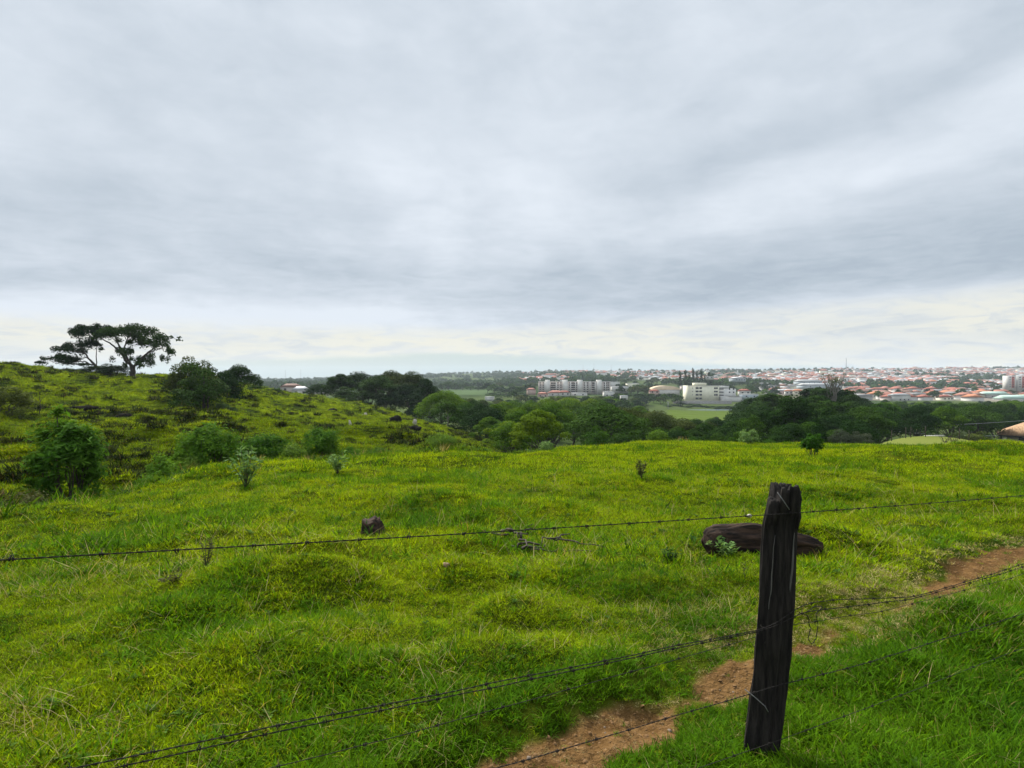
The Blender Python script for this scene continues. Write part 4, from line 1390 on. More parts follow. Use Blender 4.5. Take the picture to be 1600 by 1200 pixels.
# ---- the two spreading trees on the crest of the hill, drawn limb by limb
def crest_tree(px0, row0, depth, limbs, clusters, label, seed, leafmat, nper=210):
    rg = np.random.RandomState(seed)
    m1 = depth / F_PX

    def loc(cx, cy):
        return np.array((((60 + cx / 6.667) - px0) * m1, 0, (row0 - (490 + cy / 6.667)) * m1))
    x0, y0, z0 = (px0 - 800) * m1, depth, zr(depth, row0)
    zg = gz(x0, y0)
    root = empty('spreading_tree', (x0, y0, zg), label, 'tree', 'trees on the crest of the hill')
    dz_ = z0 - zg
    mb = MB()
    for pts, r0, r1 in limbs:
        P = np.array([loc(*p[:2]) + (0, p[2] if len(p) > 2 else 0, dz_) for p in pts])
        if len(pts[0]) > 3:
            P[0, 2] -= dz_ + .5
        k = np.linspace(0, len(P) - 1, 4 * len(P))
        Q = np.stack([np.interp(k, range(len(P)), P[:, i]) for i in range(3)], 1)
        Q += rg.normal(0, .05, Q.shape)
        mb.tube(Q, np.linspace(r0, r1, len(Q)), 7)
    put('trunk', mb.mesh('trunk', [M_BARK], True), root)
    lob = []
    for cx, cy, rx, ry in clusters:
        c = loc(cx, cy)
        far = max(.6, 3.0 - abs(c[0]) * .15)
        for q in range(3):
            yy_ = rg.uniform(-far, far)
            s_ = rg.uniform(.48, .74)
            lob.append((c[0] + rg.uniform(-.55, .55) * rx / 6.667 * m1, yy_, c[2] + dz_ + rg.uniform(-.5, .5) * ry / 6.667 * m1, rx / 6.667 * m1 * s_, rx / 6.667 * m1 * s_ * 1.2, ry / 6.667 * m1 * 1.25))
    V, F = cloud(lob, nper * len(clusters), rg, .26, hollow=.1, upb=-.05, jit=.9)
    put('crown', new_mesh('crown', V, F, [leafmat]), root)
    return root


crest_tree(207, 595, 96,
           [([(985, 700, 0, 1), (985, 600), (985, 540)], .42, .34),
            ([(985, 560), (920, 500), (880, 430), (830, 370), (740, 300), (640, 250)], .26, .07),
            ([(880, 430), (860, 380), (800, 320, .8), (760, 240, 1.2)], .15, .05),
            ([(985, 550), (950, 470, -.6), (930, 380, -1), (980, 290, -1.4), (1030, 210, -1.5)], .20, .05),
            ([(985, 560), (1040, 480, .6), (1100, 410, .9), (1170, 350, 1.2), (1260, 300, 1)], .20, .05),
            ([(1100, 410, .9), (1200, 390), (1300, 360, -.5), (1350, 400, -.8)], .10, .04),
            ([(1170, 350, 1.2), (1160, 270, 1.5), (1120, 200, 1.8)], .09, .04),
            ([(930, 380, -1), (890, 300, -1.6), (880, 220, -1.6)], .10, .04),
            ([(1260, 300, 1), (1340, 270), (1400, 245), (1480, 290)], .06, .02)],
           [(1000, 190, 150, 50), (1150, 200, 120, 50), (1270, 260, 90, 45), (1330, 330, 70, 40), (1330, 400, 60, 40), (1275, 470, 42, 35), (900, 220, 140, 50),
            (1030, 290, 100, 45), (800, 210, 130, 45), (900, 300, 70, 35), (1180, 310, 60, 35), (1010, 390, 80, 50), (1060, 470, 95, 50), (1085, 535, 70, 35),
            (880, 480, 42, 30), (945, 540, 50, 22), (1400, 248, 34, 14), (1455, 278, 30, 9), (700, 250, 90, 40), (730, 385, 45, 30), (1250, 350, 55, 35), (960, 240, 100, 40)],
           'large wide dark tree with an open crown on the hill crest', 301, M_LEAF['black'], 680)
crest_tree(153, 577, 97,
           [([(635, 640, 0, 1), (630, 560), (560, 500), (490, 420), (440, 330), (420, 250)], .20, .05),
            ([(600, 550), (540, 520, .8), (470, 460, 1), (380, 460, 1.2), (260, 490, 1)], .15, .04),
            ([(600, 545), (520, 500, -.8), (420, 500, -1), (330, 520, -1)], .13, .04),
            ([(605, 545), (606, 430), (612, 330)], .09, .04),
            ([(490, 420), (400, 390, -1), (290, 380, -1)], .10, .03)],
           [(450, 210, 85, 45), (560, 210, 115, 55), (430, 320, 100, 60), (330, 340, 100, 45), (240, 370, 80, 36), (440, 400, 75, 40), (200, 450, 80, 40),
            (110, 490, 65, 30), (300, 490, 110, 40), (420, 490, 75, 32), (340, 528, 90, 16), (560, 310, 50, 25), (640, 330, 36, 24), (540, 160, 80, 28), (660, 190, 120, 45), (700, 140, 55, 24), (90, 520, 50, 18)],
           'leaning dark tree reaching left over the hill crest', 302, M_LEAF['black'], 680)

G_SH = 'shrubs on the hill and in the gully'
for px, d, h, w, leaf, lab in [
    (150, 97, 2.0, 5.0, 'black', 'low dark bush under the leaning tree on the hill crest'),
    (178, 96, 2.3, 5.5, 'black', 'low dark bush between the two crest trees'),
    (232, 95, 1.5, 4.0, 'black', 'low dark bush just right of the wide crest tree trunk'),
    (120, 96, 1.2, 4.0, 'dark', 'flat dark bush left of the leaning tree foot'),
]:
    tree('bush', SKIRT[px % 4], px, d, h, w, leaf, lab, 'bush', G_SH, None, .3, 6.0, 6.5)
tree('bushy_tree', SKIRT[0], 318, 62, 5.6, 6.4, 'black', 'dense dark bushy tree standing on the hillside slope', 'tree', 'trees on the hill', 0.5, .3, 6.0, 6.5)
tree('bushy_tree', SKIRT[2], 300, 68, 5.4, 5.6, 'olive', 'taller bushy tree behind the dense dark one on the slope', 'tree', 'trees on the hill', 1.2, .3, 6.0, 6.5)
tree('broadleaf_tree', BROAD[1], 374, 82, 5.0, 5.6, 'black', 'round dark tree right of the bushy trees on the skyline', 'tree', 'trees on the hill', 2.0, .3)
tree('bushy_tree', SKIRT[3], 345, 73, 4.9, 5.6, 'dark', 'round dark tree filling the gap between the bushy trees and the skyline tree', 'tree', 'trees on the hill', 2.2, .3, 6.0, 6.5)
tree('bush', SKIRT[1], 275, 75, 2.6, 4.2, 'dark', 'low dark bush left of the bushy trees on the slope', 'bush', G_SH, None, .3, 6.0, 6.5)
tree('bush', SKIRT[3], 352, 64, 1.6, 3.6, 'black', 'low dark bush at the right foot of the dense bushy tree', 'bush', G_SH, None, .3, 6.0, 6.5)
tree('bush', SKIRT[1], 4, 45, 2.7, 4.4, 'olive', 'drab bush cut by the left edge on the hillside', 'bush', G_SH, None, .3, 6.0, 6.5)
for px, d, h, w in [(398, 105, 1.4, 3.2), (412, 112, 1.0, 2.6), (430, 118, 1.2, 3.0), (388, 96, 1.3, 3)]:
    tree('bush', SKIRT[px % 4], px, d, h, w, 'dark', 'small dark bush on the hill skyline right of the round tree', 'bush', 'small bushes on the skyline', None, .2, 6.0, 6.5)
# thin sapling
x, y, z = spot(61, 50)
root = empty('thin_sapling', (x, y, z), 'thin sparse sapling standing alone high on the left hillside', 'tree', 'trees on the hill')
rg = np.random.RandomState(12)
put('trunk', limb_mesh([((0, 0, -.2), (.05, 0, 1.9), .05, .02), ((.03, 0, 1.0), (.55, .2, 1.9), .02, .01), ((.02, 0, .9), (-.6, -.2, 1.7), .02, .01), ((.04, 0, 1.5), (.3, -.3, 2.3), .015, .008)], rg).mesh('trunk', [M_BARK], True), root)
V, F = cloud([(.5, .2, 1.9, .5, .5, .25), (-.55, -.2, 1.75, .5, .5, .22), (0, 0, 2.2, .5, .5, .3), (.3, -.3, 2.35, .4, .4, .22)], 420, rg, .13, hollow=.1)
put('crown', new_mesh('crown', V, F, [M_LEAF['olive']]), root)


# ---- leafy shrubs growing in the gully
def leaf_shrub(px, depth, h, w, n, L, W, mat, label, seed, zoff=0.0, group='leafy shrubs in the gully'):
    rg = np.random.RandomState(seed)
    x, y, z = spot(px, depth)
    root = empty('leafy_shrub', (x, y, z + zoff), label, 'shrub', group)
    limbs, P, N = [], [], []
    n = int(n * 1.35)
    nb_ = 34
    nb_ = 46
    for i in range(nb_):
        a = i * 2.4 + rg.uniform(-.3, .3)
        ph = math.asin(rg.uniform(-.62, 1.0))
        q = rg.uniform(.45, 1.0) ** .6 * (1 + .34 * (vnoise(math.cos(a) * 1.5 + seed, math.sin(a) * 1.5 + ph, 7) - .5) * 2)
        e = np.array((math.cos(a) * math.cos(ph) * q * w * .46, math.sin(a) * math.cos(ph) * q * w * .46, h * (.50 + .46 * math.sin(ph) * q)))
        if i % 2 == 0:
            limbs.append(((math.cos(a) * .05 * w, math.sin(a) * .05 * w, -.15), tuple(e), .010 * h, .004 * h))
        m_ = int(n / nb_ * rg.uniform(.6, 1.4))
        p = e[None] + rg.normal(0, 1, (m_, 3)) * w * rg.uniform(.04, .088) * np.array((1, 1, .85))
        P.append(p)
        out_ = p - np.array((0, 0, h * .45))
        N.append(out_ / (np.linalg.norm(out_, axis=1, keepdims=True) + 1e-6) + np.array((0, 0, .5)) + rg.normal(0, .6, (m_, 3)))
    P, N = np.concatenate(P), np.concatenate(N)
    P[:, 2] = np.maximum(P[:, 2], .05)
    N /= np.linalg.norm(N, axis=1, keepdims=True)
    put('stem', limb_mesh(limbs, rg, 6, 5).mesh('stem', [M_BARK], True), root)
    s_ = L * rg.uniform(.6, 1.25, len(P))
    V, F = leaf_quads(P, N, s_, s_ * W / L, rg)
    put('foliage', new_mesh('foliage', V, F, [mat]), root)
    return root


M_SHRUB = leafy('shrub_leaves', (.034, .095, .010), (.090, .180, .016), .33, 1.2, .4)
M_SHRUBL = leafy('light_shrub_leaves', (.055, .115, .014), (.115, .185, .026), .35, 1.2, .4)
leaf_shrub(103, 13.6, 2.65, 1.75, 5600, .165, .046, M_SHRUB, 'large leafy dark green shrub in the gully at the far left', 401)
leaf_shrub(290, 21.0, 1.95, 1.35, 2600, .14, .042, M_SHRUB, 'leafy shrub standing behind the wide low one in the gully', 402)
leaf_shrub(326, 19.2, 1.6, 1.75, 3800, .14, .042, M_SHRUB, 'wide low leafy shrub left of the pale leaved plant', 403)
leaf_shrub(412, 24.5, 1.5, 1.9, 3600, .15, .045, M_SHRUB, 'broad leafy shrub right of the pale leaved plant', 404)
leaf_shrub(500, 27.0, 1.75, 1.85, 4200, .15, .045, M_SHRUB, 'round dense leafy shrub beside the whitish sprouting plant', 405)
leaf_shrub(458, 23.5, .75, 1.0, 1300, .12, .038, M_SHRUBL, 'small yellowish shrub between two leafy shrubs at the field edge', 406)
leaf_shrub(690, 29.0, .8, 1.6, 1700, .13, .045, M_SHRUBL, 'low yellow green shrub on the gully lip below the pale trunked tree', 407)
leaf_shrub(232, 16.5, .7, 1.1, 1300, .12, .034, M_SHRUB, 'low dark shrub on the gully lip left of the leafy shrubs', 408)
for _i, (_px, _d, _h, _w, _lab) in enumerate([(258, 17.8, .85, 1.0, 'between the big far left shrub and the leafy pair'), (302, 18.6, .7, 1.1, 'below the wide low shrub'),
                                         (362, 20.6, 1.05, 1.2, 'just behind the pale leaved plant'), (446, 25.5, .95, 1.2, 'between the broad shrub and the round dense shrub'),
                                         (548, 27.8, .75, 1.4, 'right of the round dense shrub'), (592, 29.5, .65, 1.4, 'farthest right on the gully lip')]):
    leaf_shrub(_px, _d, _h, _w, 1300, .12, .04, M_SHRUBL if _i % 2 else M_SHRUB, 'low leafy undershrub in the gully ' + _lab, 420 + _i, group='low undershrubs in the gully')
leaf_shrub(30, 11.5, .8, 1.2, 1500, .10, .025, M_OLIVE, 'dry brownish shrub at the left edge in the gully', 409)
leaf_shrub(1270, hit(1270, 713), .88, .75, 1500, .11, .045, M_SHRUB, 'small dark upright shrub on the right part of the brow', 410, group='shrubs on the brow of the field')
leaf_shrub(1028, 35.5, .75, 1.3, 1200, .13, .05, M_SHRUBL, 'low bright shrub on the brow left of the pitch', 411, group='shrubs on the brow of the field')
leaf_shrub(1172, 37, .9, 1.2, 1200, .13, .05, M_PALE, 'pale silvery shrub on the brow below the tall dark trees', 412, group='shrubs on the brow of the field')
leaf_shrub(855, 27.5, .5, .7, 700, .10, .035, M_PALE, 'whitish weed on the brow in front of the bright wood', 413, group='shrubs on the brow of the field')
stem_plant(383, hit(383, 766), .95, .80, 10, 18, .17, .055, M_PALE, 'pale broad leaved plant on the gully lip in front of the shrubs', 'plant', None, 7, name='broad_leaf_plant')
stem_plant(527, hit(527, 742), .55, .6, 8, 15, .14, .05, M_PALE, 'whitish sprouting plant at the foot of the round dense shrub', 'plant', None, 8, name='broad_leaf_plant')
stem_plant(172, hit(172, 772), .16, .5, 6, 6, .14, .05, M_PALE, 'small pale rosette plant right of the big shrub', 'plant', None, 9, name='broad_leaf_plant')

# ---- grove at the foot of the hill
G_GR = 'trees of the dark grove below the hill'
for px, d, top, w, pk, leaf, lab in [
    (500, 158, 597, 8.0, BROAD[5], 'dark', 'thin see-through small tree at the left end of the grove'),
    (532, 150, 581, 10.5, BROAD[0], 'black', 'dark round tree at the left of the grove'),
    (560, 155, 577, 12.5, BROAD[2], 'black', 'tallest dark broad tree at the centre left of the grove'),
    (592, 147, 583, 11.0, BROAD[4], 'black', 'dark tree in front of the middle of the grove'),
    (612, 160, 575, 14.0, BROAD[3], 'olive', 'broad olive topped tree behind the middle of the grove'),
    (645, 155, 577, 14.0, BROAD[6], 'olive', 'broad olive topped tree at the right of the grove'),
    (632, 146, 596, 10.0, BROAD[1], 'black', 'dark low tree in front of the olive topped ones'),
    (664, 150, 588, 9.0, BROAD[0], 'dark', 'dark tree at the right end of the grove'),
    (545, 144, 600, 8.0, SKIRT[0], 'black', 'dark skirted bush under the left of the grove'),
    (575, 145, 605, 8.0, SKIRT[1], 'black', 'dark skirted bush under the middle of the grove'),
    (610, 144, 608, 8.0, SKIRT[2], 'black', 'dark skirted bush under the right middle of the grove'),
    (655, 142, 611, 8.0, SKIRT[3], 'black', 'dark skirted bush under the right end of the grove'),
]:
    x, y, z = spot(px, d)
    z0 = min(z, zr(d, 640))
    hh = zr(d, top) - z
    sk = pk in SKIRT
    tree('broadleaf_tree' if not sk else 'bush', pk, px, d, hh, w, leaf, lab, 'bush' if sk else 'tree', G_GR, None, .3, 6.0 if sk else 9.0, 6.5 if sk else 9.2)
# pale trunked tree at the right foot of the hill
x, y, z = spot(699, 97)
root = empty('pale_trunked_tree', (x, y, z), 'small tree with a straight pale trunk in front of the dark wood', 'tree')
rg = np.random.RandomState(77)
put('trunk', limb_mesh([((0, 0, -.2), (.08, 0, 2.3), .13, .09), ((.05, 0, 1.8), (1.2, .5, 3.2), .06, .03), ((.05, 0, 1.9), (-1.2, -.4, 3.1), .06, .03), ((.08, 0, 2.2), (0, .3, 4.0), .07, .03)], rg).mesh('trunk', [M_PALEBARK], True), root)
V, F = cloud([(0, 0, 3.7, 1.5, 1.5, 1.0), (1.4, .5, 3.0, 1.1, 1.1, .7), (-1.5, -.4, 3.0, 1.2, 1.2, .7), (.6, -.8, 3.9, 1, 1, .6), (-.7, .8, 3.6, 1.2, 1.2, .8), (2.0, 0, 2.5, .7, .7, .5), (-2.1, .3, 2.5, .7, .7, .5)], 3200, rg, .24)
put('crown', new_mesh('crown', V, F, [M_LEAF['dark']]), root)

# ---- the valley wood: every tree a thing of its own
MARKS = [(760, 'beside the pale trunked tree'), (840, 'below the pale far meadow'), (950, 'below the long apartment block'), (1040, 'right of the long apartment block'),
         (1165, 'below the football pitch'), (1235, 'left of the bare topped tree'), (1345, 'under the bare topped tree'), (1440, 'below the middle of the town'), (1550, 'left of the tiled house'), (9999, 'behind the tiled house')]


def mark(px):
    return next(t for lim, t in MARKS if px < lim)


SKY_PX = [660, 690, 715, 760, 800, 845, 880, 930, 960, 1000, 1036, 1042, 1100, 1164, 1172, 1200, 1240, 1320, 1336, 1345, 1400, 1500, 1540, 1600, 1700]
SKY_RW = [600, 606, 620, 624, 624, 622, 616, 619, 628, 632, 640, 650, 652, 650, 612, 604, 606, 608, 612, 622, 626, 628, 626, 624, 624]
VISDEP = {}
cand = []
rw = random.Random(5)
for band_d0, band_d1, n, hmin, hmax in [(48, 70, 260, 2.5, 4.8), (70, 100, 380, 4.5, 8), (100, 150, 460, 6, 11), (150, 230, 420, 8, 13), (230, 335, 420, 8, 13), (335, 490, 420, 7, 11)]:
    for i in range(n):
        d = rw.uniform(band_d0, band_d1)
        px = rw.uniform(690, 1690)
        cand.append((px, d, rw.uniform(hmin, hmax)))
placed = []
wood_n = 0
rowmin = np.interp(np.arange(2000), [690, 740, 800, 850, 900, 1000, 1150, 1300, 1370, 1440, 1500, 1600, 1700], [690, 705, 713, 711, 702, 692, 691, 697, 690, 680, 686, 689, 689]) - 2
for px, d, hh in sorted(cand, key=lambda q: q[1]):
    x, y = (px - 800) / F_PX * d, d
    edge = float(np.interp(px, [690, 720, 760, 800, 850, 900, 940, 1000, 1100, 1240, 1345, 1355, 1380, 1500, 1535, 1700], [112, 104, 80, 52, 48, 54, 58, 60, 58, 56, 58, 78, 98, 102, 133, 133]))
    if d < edge or (1000 < px < 1185 and d > 335) or (px < 1330 and d > 335):
        continue
    z = gz(x, y)
    lim = float(np.interp(px, SKY_PX, SKY_RW)) + 9 * vnoise(px * .06, d * .05, 3) - 3
    hh = min(hh, zr(d, lim) - z)
    if hh < 2.4:
        continue
    w = hh * rw.uniform(.95, 1.3)
    if any((x - a) ** 2 + (y - b) ** 2 < (.33 * (w + c)) ** 2 for a, b, c in placed):
        continue
    # skip trees wholly hidden behind the brow of the field
    brow = float(np.interp(px, [690, 740, 800, 850, 900, 1000, 1150, 1300, 1370, 1440, 1500, 1600, 1700], [690, 705, 713, 711, 702, 692, 691, 697, 690, 683, 686, 689, 689]))
    if ROW0 + (EYE - z - hh) / d * F_PX > brow - 5:
        continue
    c0, c1 = int(px - w / 2 / d * F_PX), int(px + w / 2 / d * F_PX) + 1
    cc = np.arange(max(c0, 0), min(c1, 2000))
    if len(cc) < 2:
        continue
    topr = ROW0 + (EYE - z - hh * (.55 + .45 * np.sqrt(np.maximum(0, 1 - ((cc - px) / (w / 2 / d * F_PX)) ** 2)))) / d * F_PX
    if np.mean(topr < rowmin[cc] - 1.5) < .33:
        continue
    rowmin[cc] = np.minimum(rowmin[cc], topr + 1.5)
    placed.append((x, y, w))
    t_ = vnoise(px * .021, d * .02, 8) + rw.uniform(-.25, .25)
    if 770 < px < 935 and d < 240:
        leaf = 'bright' if t_ > .38 else 'green'
    elif px > 1345:
        leaf = 'green' if t_ > .62 else ('bright' if t_ > .86 else 'dark')
    elif px > 1165:
        leaf = 'dark' if t_ > .5 else 'black'
    else:
        leaf = 'green' if t_ > .66 else ('dark' if t_ > .3 else 'olive')
    shade = {'bright': 'yellow green', 'green': 'mid green', 'dark': 'dark green', 'black': 'blackish', 'olive': 'olive'}[leaf]
    size = 'low' if hh < 5 else 'medium' if hh < 8 else 'tall'
    row = 'front' if d < 85 else 'middle' if d < 170 else 'back'
    lab = f'{size} {shade} tree at the {row} of the wood {mark(px)}'
    sk = hh < 5 and rw.random() < .6
    tree('wood_tree', (SKIRT if sk else BROAD)[wood_n % (4 if sk else 7)], px, d, hh, w, leaf, lab, 'tree', 'trees of the valley wood, ' + row, None, .4, 6.0 if sk else 9.0, 6.5 if sk else 9.2)
    wood_n += 1
print('wood trees', wood_n)

# the tall dark stand on the right and the bare topped tree
for i, (px, d, top, w, leaf) in enumerate([(1182, 150, 618, 9, 'black'), (1198, 140, 611, 10, 'black'), (1216, 146, 613, 9, 'dark'), (1240, 135, 618, 10, 'black'), (1262, 150, 603, 10, 'black'), (1284, 138, 602, 10, 'black'), (1312, 142, 601, 11, 'dark'), (1298, 130, 622, 11, 'black'), (1228, 122, 630, 10, 'black'), (1325, 136, 612, 8, 'black')]):
    z = spot(px, d)[2]
    tree('tall_tree', TALL[i % 3], px, d, zr(d, top) - z, w, leaf, 'tall ragged %s tree %s' % ('blackish' if leaf == 'black' else 'dark green', ['at the left end of the tall stand', 'second from the left in the tall stand', 'third from the left in the tall stand', 'in the dip of the tall stand', 'left of the bare topped tree, behind', 'just left of the bare topped tree', 'just right of the bare topped tree', 'below the bare topped tree', 'in front of the dip in the tall stand', 'at the right end of the tall stand'][i]), 'tree', 'tall dark trees right of the pitch', None, .4, 16.0, 7.0)
x, y, z = spot(1302, 136)
root = empty('bare_topped_tree', (x, y, z), 'tall tree whose bare grey limbs fan out above the dark wood', 'tree')
rg = np.random.RandomState(91)
ht = zr(136, 585) - z
limbs = [((0, 0, -.3), (0, 0, ht * .62), .30, .20)]
ends = []
for i in range(15):
    a = i * 2.4
    e = np.array((math.cos(a) * rg.uniform(.4, 3.0), math.sin(a) * rg.uniform(.4, 2.4), ht * rg.uniform(.90, 1.0)))
    s0 = np.array((0, 0, ht * rg.uniform(.52, .64)))
    limbs.append((tuple(s0), tuple(e), .13, .05))
    ends.append(e)
    limbs.append((tuple(s0 * .4 + e * .6), tuple(e + rg.normal(0, .7, 3) * (1, 1, .3)), .06, .03))
put('trunk', limb_mesh(limbs, rg, 8, 6).mesh('trunk', [M_PALEBARK], True), root)
V, F = cloud([(*(e + (0, 0, .1)), .8, .8, .35) for e in ends[::2]] + [(*(e * .93), .9, .9, .6) for e in ends[1::2]] + [(0, 0, ht * .5, 2.2, 2.2, 1.8), (1.5, 0, ht * .6, 1.2, 1.2, .9)], 1500, rg, .22, hollow=.1)
put('crown', new_mesh('crown', V, F, [M_LEAF['olive']]), root)

# rounded trees standing in front of the wood on the right
for i, (px, d, top, w, pk, leaf, lab) in enumerate([
    (1262, 62, 652, 6.0, SKIRT[0], 'green', 'round dark tree in front of the wood, its top edge pale green'),
    (1300, 60, 660, 4.6, SKIRT[1], 'dark', 'dark rounded bush in the middle of the front clump on the right'),
    (1322, 57, 663, 3.6, SKIRT[2], 'grey', 'grey green rounded bush in the front clump on the right'),
    (1347, 58, 668, 2.9, SKIRT[3], 'grey', 'small grey green bush at the right end of the front clump'),
    (1237, 58, 672, 3.6, SKIRT[2], 'green', 'green bush at the left end of the front clump'),
    (688, 108, 655, 7.0, SKIRT[0], 'dark', 'dark bush just left of the pale trunked tree'),
    (709, 106, 661, 6.5, SKIRT[1], 'black', 'blackish bush right behind the pale trunk'),
    (724, 100, 668, 6.5, SKIRT[3], 'dark', 'dark bush right of the pale trunked tree'),
    (741, 92, 676, 5.5, SKIRT[2], 'black', 'blackish bush at the foot of the hill by the gully mouth'),
    (670, 120, 650, 6.0, SKIRT[2], 'black', 'blackish bush between the grove and the pale trunked tree'),
    (1205, 56, 678, 3.4, SKIRT[1], 'green', 'low green bush left of the front clump on the brow'),
    (1522, 100, 670, 7.5, SKIRT[3], 'olive', 'wide olive bush left of the tiled house'),
    (1508, 100, 672, 6.0, SKIRT[0], 'olive', 'low olive bush at the right of the mown knoll'),
    (1536, 112, 673, 5.0, SKIRT[1], 'dark', 'dark bush close to the left end of the tiled house'),
]):
    z = spot(px, d)[2]
    tree('bush', pk, px, d, zr(d, top) - z, w, leaf, lab, 'bush', 'bushes at the edge of the valley wood', None, .3, 6.0, 6.5)
for i, (px, d, h, w) in enumerate([(1478, 58, .95, 1.1), (1491, 58, .8, .9), (1375, 52, .6, .6)]):
    x, y, z = spot(px, d)
    rg = np.random.RandomState(60 + i)
    mb = limb_mesh([((0, 0, -.1), (math.cos(a) * w * .5, math.sin(a) * w * .5, h * rg.uniform(.5, 1)), .02, .008) for a in np.linspace(0, 6, 13)], rg, 6, 5, .06)
    o = put('dry_shrub', mb.mesh('dry_shrub', [M_BRANCH]), None, (x, y, z))
    tag(o, ['larger leafless dry shrub on the mown knoll', 'smaller leafless dry shrub right beside the larger one', 'tiny leafless shrub at the left of the mown knoll'][i], 'shrub')


# ================================================================ buildings
def wallmat(name, c, d=None):
    return plain(name, c, d or tuple(v * .82 for v in c), .35, .9, 0, 'Object', None, .2)


M_WHITE_W = wallmat('white_render', (.50, .49, .46))
M_CREAM = wallmat('cream_render', (.62, .60, .47))
M_BEIGE = wallmat('beige_render', (.44, .39, .355))
M_PINK = wallmat('pink_render', (.50, .36, .32))
M_BLUEW = wallmat('bluish_render', (.36, .41, .44))
M_GREYW = wallmat('grey_render', (.34, .33, .31))
M_GLASS = plain('window_glass', (.020, .024, .030), (.035, .040, .048), 2, .25, 0, 'Object', None, .5)
M_SHADE_TRIM = plain('loggia_shade_dark_trim', (.045, .043, .043), (.07, .066, .064), 1, .9)  # flat dark tone painted for loggia shade; also dark door and eave trim
M_TERRA = plain('terracotta_tiles', (.30, .10, .065), (.20, .070, .048), .5, .9, .2)
M_TERRA2 = plain('faded_red_tiles', (.34, .15, .105), (.24, .10, .075), .5, .9, .2)
M_BROWNR = plain('brown_tiles', (.20, .115, .085), (.14, .085, .065), .5, .9, .2)
M_ORANGE = plain('orange_tiles', (.40, .16, .08), (.29, .115, .06), .5, .9, .2)
M_SHEET = plain('pale_metal_sheet_roof', (.40, .41, .41), (.30, .31, .31), .3, .6)
M_FIBRE = plain('grey_fibre_roof', (.24, .24, .235), (.17, .17, .165), .4, .9)
M_GREENR = plain('pale_green_sheet_roof', (.40, .54, .46), (.34, .46, .39), .3, .7)
M_TANR = plain('tan_roof', (.46, .36, .24), (.38, .29, .19), .3, .8)
M_CONC = plain('grey_concrete', (.26, .25, .235), (.18, .175, .165), .8, .9, .2)
M_BLUEF = plain('blue_white_panel', (.30, .38, .46), (.46, .49, .52), .15, .8)
M_REDB = plain('brick_red_render', (.40, .12, .09), (.33, .10, .075), .5, .9)
M_METAL = plain('galvanised_metal', (.30, .31, .32), (.22, .23, .24), 3, .6)


def part(name, root, boxes, mat):
    mb = MB()
    for b in boxes:
        mb.box(*b)
    return put(name, mb.mesh(name, [mat]), root)


# ---- long pale apartment block: five storeys, stair towers, window bands
dpt = 570.0
m1 = dpt / F_PX
x0, zb = (841 - 800) * m1, zr(dpt, 613.5)
root = empty('apartment_block', (x0, dpt, zb), 'long pale five storey apartment block with four roof boxes', 'building', None, R(-3), (1, 1, .68))
Lb = 112 * m1
SH = 2.95
part('wall', root, [(0, Lb, 0, 13, -6, 5 * SH + .5)], M_BEIGE)
for i, f in enumerate((.13, .375, .58, .845)):
    part('stair_tower', root, [(f * Lb - 2.3, f * Lb + 2.3, -1.1, 7, -6, 5 * SH + 2.9)], M_WHITE_W)
part('parapet', root, [(-.15, Lb + .15, -.25, .25, 5 * SH + .3, 5 * SH + .9)], M_WHITE_W)
cols_ = [f for f in np.linspace(.03, .97, 24) if min(abs(f - q) for q in (.13, .375, .58, .845)) > .045]
for fl in range(5):
    part('floor_band', root, [(-.1, Lb + .1, -.22, -.003, fl * SH - .12, fl * SH + .22)], M_WHITE_W)
    for j, f in enumerate(cols_):
        cx, z0 = f * Lb, fl * SH + 1.0
        dark = (j % 5 in (2, 3))
        w_ = 1.35 if dark else .75
        mb = MB()
        mb.box(cx - w_, cx + w_, -.06, .06, z0 - (.5 if dark else 0), z0 + 1.35)
        put('window', mb.mesh('window', [M_SHADE_TRIM if dark else M_GLASS]), root)  # wider dark boxes: shade of loggia openings painted flat on the wall
for f in (.09, .25, .45, .52, .66, .72, .79, .93):
    part('pier', root, [(f * Lb - .45, f * Lb + .45, -.7, -.23, -3, 5 * SH + .3)], M_WHITE_W)


def gable_house(px, depth, row_b, w, dp, hw, hr, wall, roof, label, group=None, rot=0.0, name='house', kind='hip', windows=0, ridge=.45, over=.5, cat='house', basement=1.2):
    m1 = depth / F_PX
    x = (px - 800) * m1
    z = gz(x, depth) if row_b is None else zr(depth, row_b)
    root = empty(name, (x, depth, z), label, cat, group, rot)
    part('wall', root, [(-w / 2, w / 2, -dp / 2, dp / 2, -basement, hw)], wall)
    mb = MB()
    if kind == 'hip':
        mb.hip(-w / 2 - over, w / 2 + over, -dp / 2 - over, dp / 2 + over, hw + .01, hr, ridge)
    elif kind == 'gable':
        mb.hip(-w / 2 - over, w / 2 + over, -dp / 2 - over, dp / 2 + over, hw + .01, hr, .995)
    else:
        mb.box(-w / 2 - .15, w / 2 + .15, -dp / 2 - .15, dp / 2 + .15, hw + .01, hw + .35)
    put('roof', mb.mesh('roof', [roof]), root)
    for k in range(windows):
        cx = -w / 2 + w * (k + .5) / windows
        part('window', root, [(cx - .65, cx + .65, -dp / 2 - .05, -dp / 2 + .05, 1.0, 2.1)], M_GLASS)
    return root


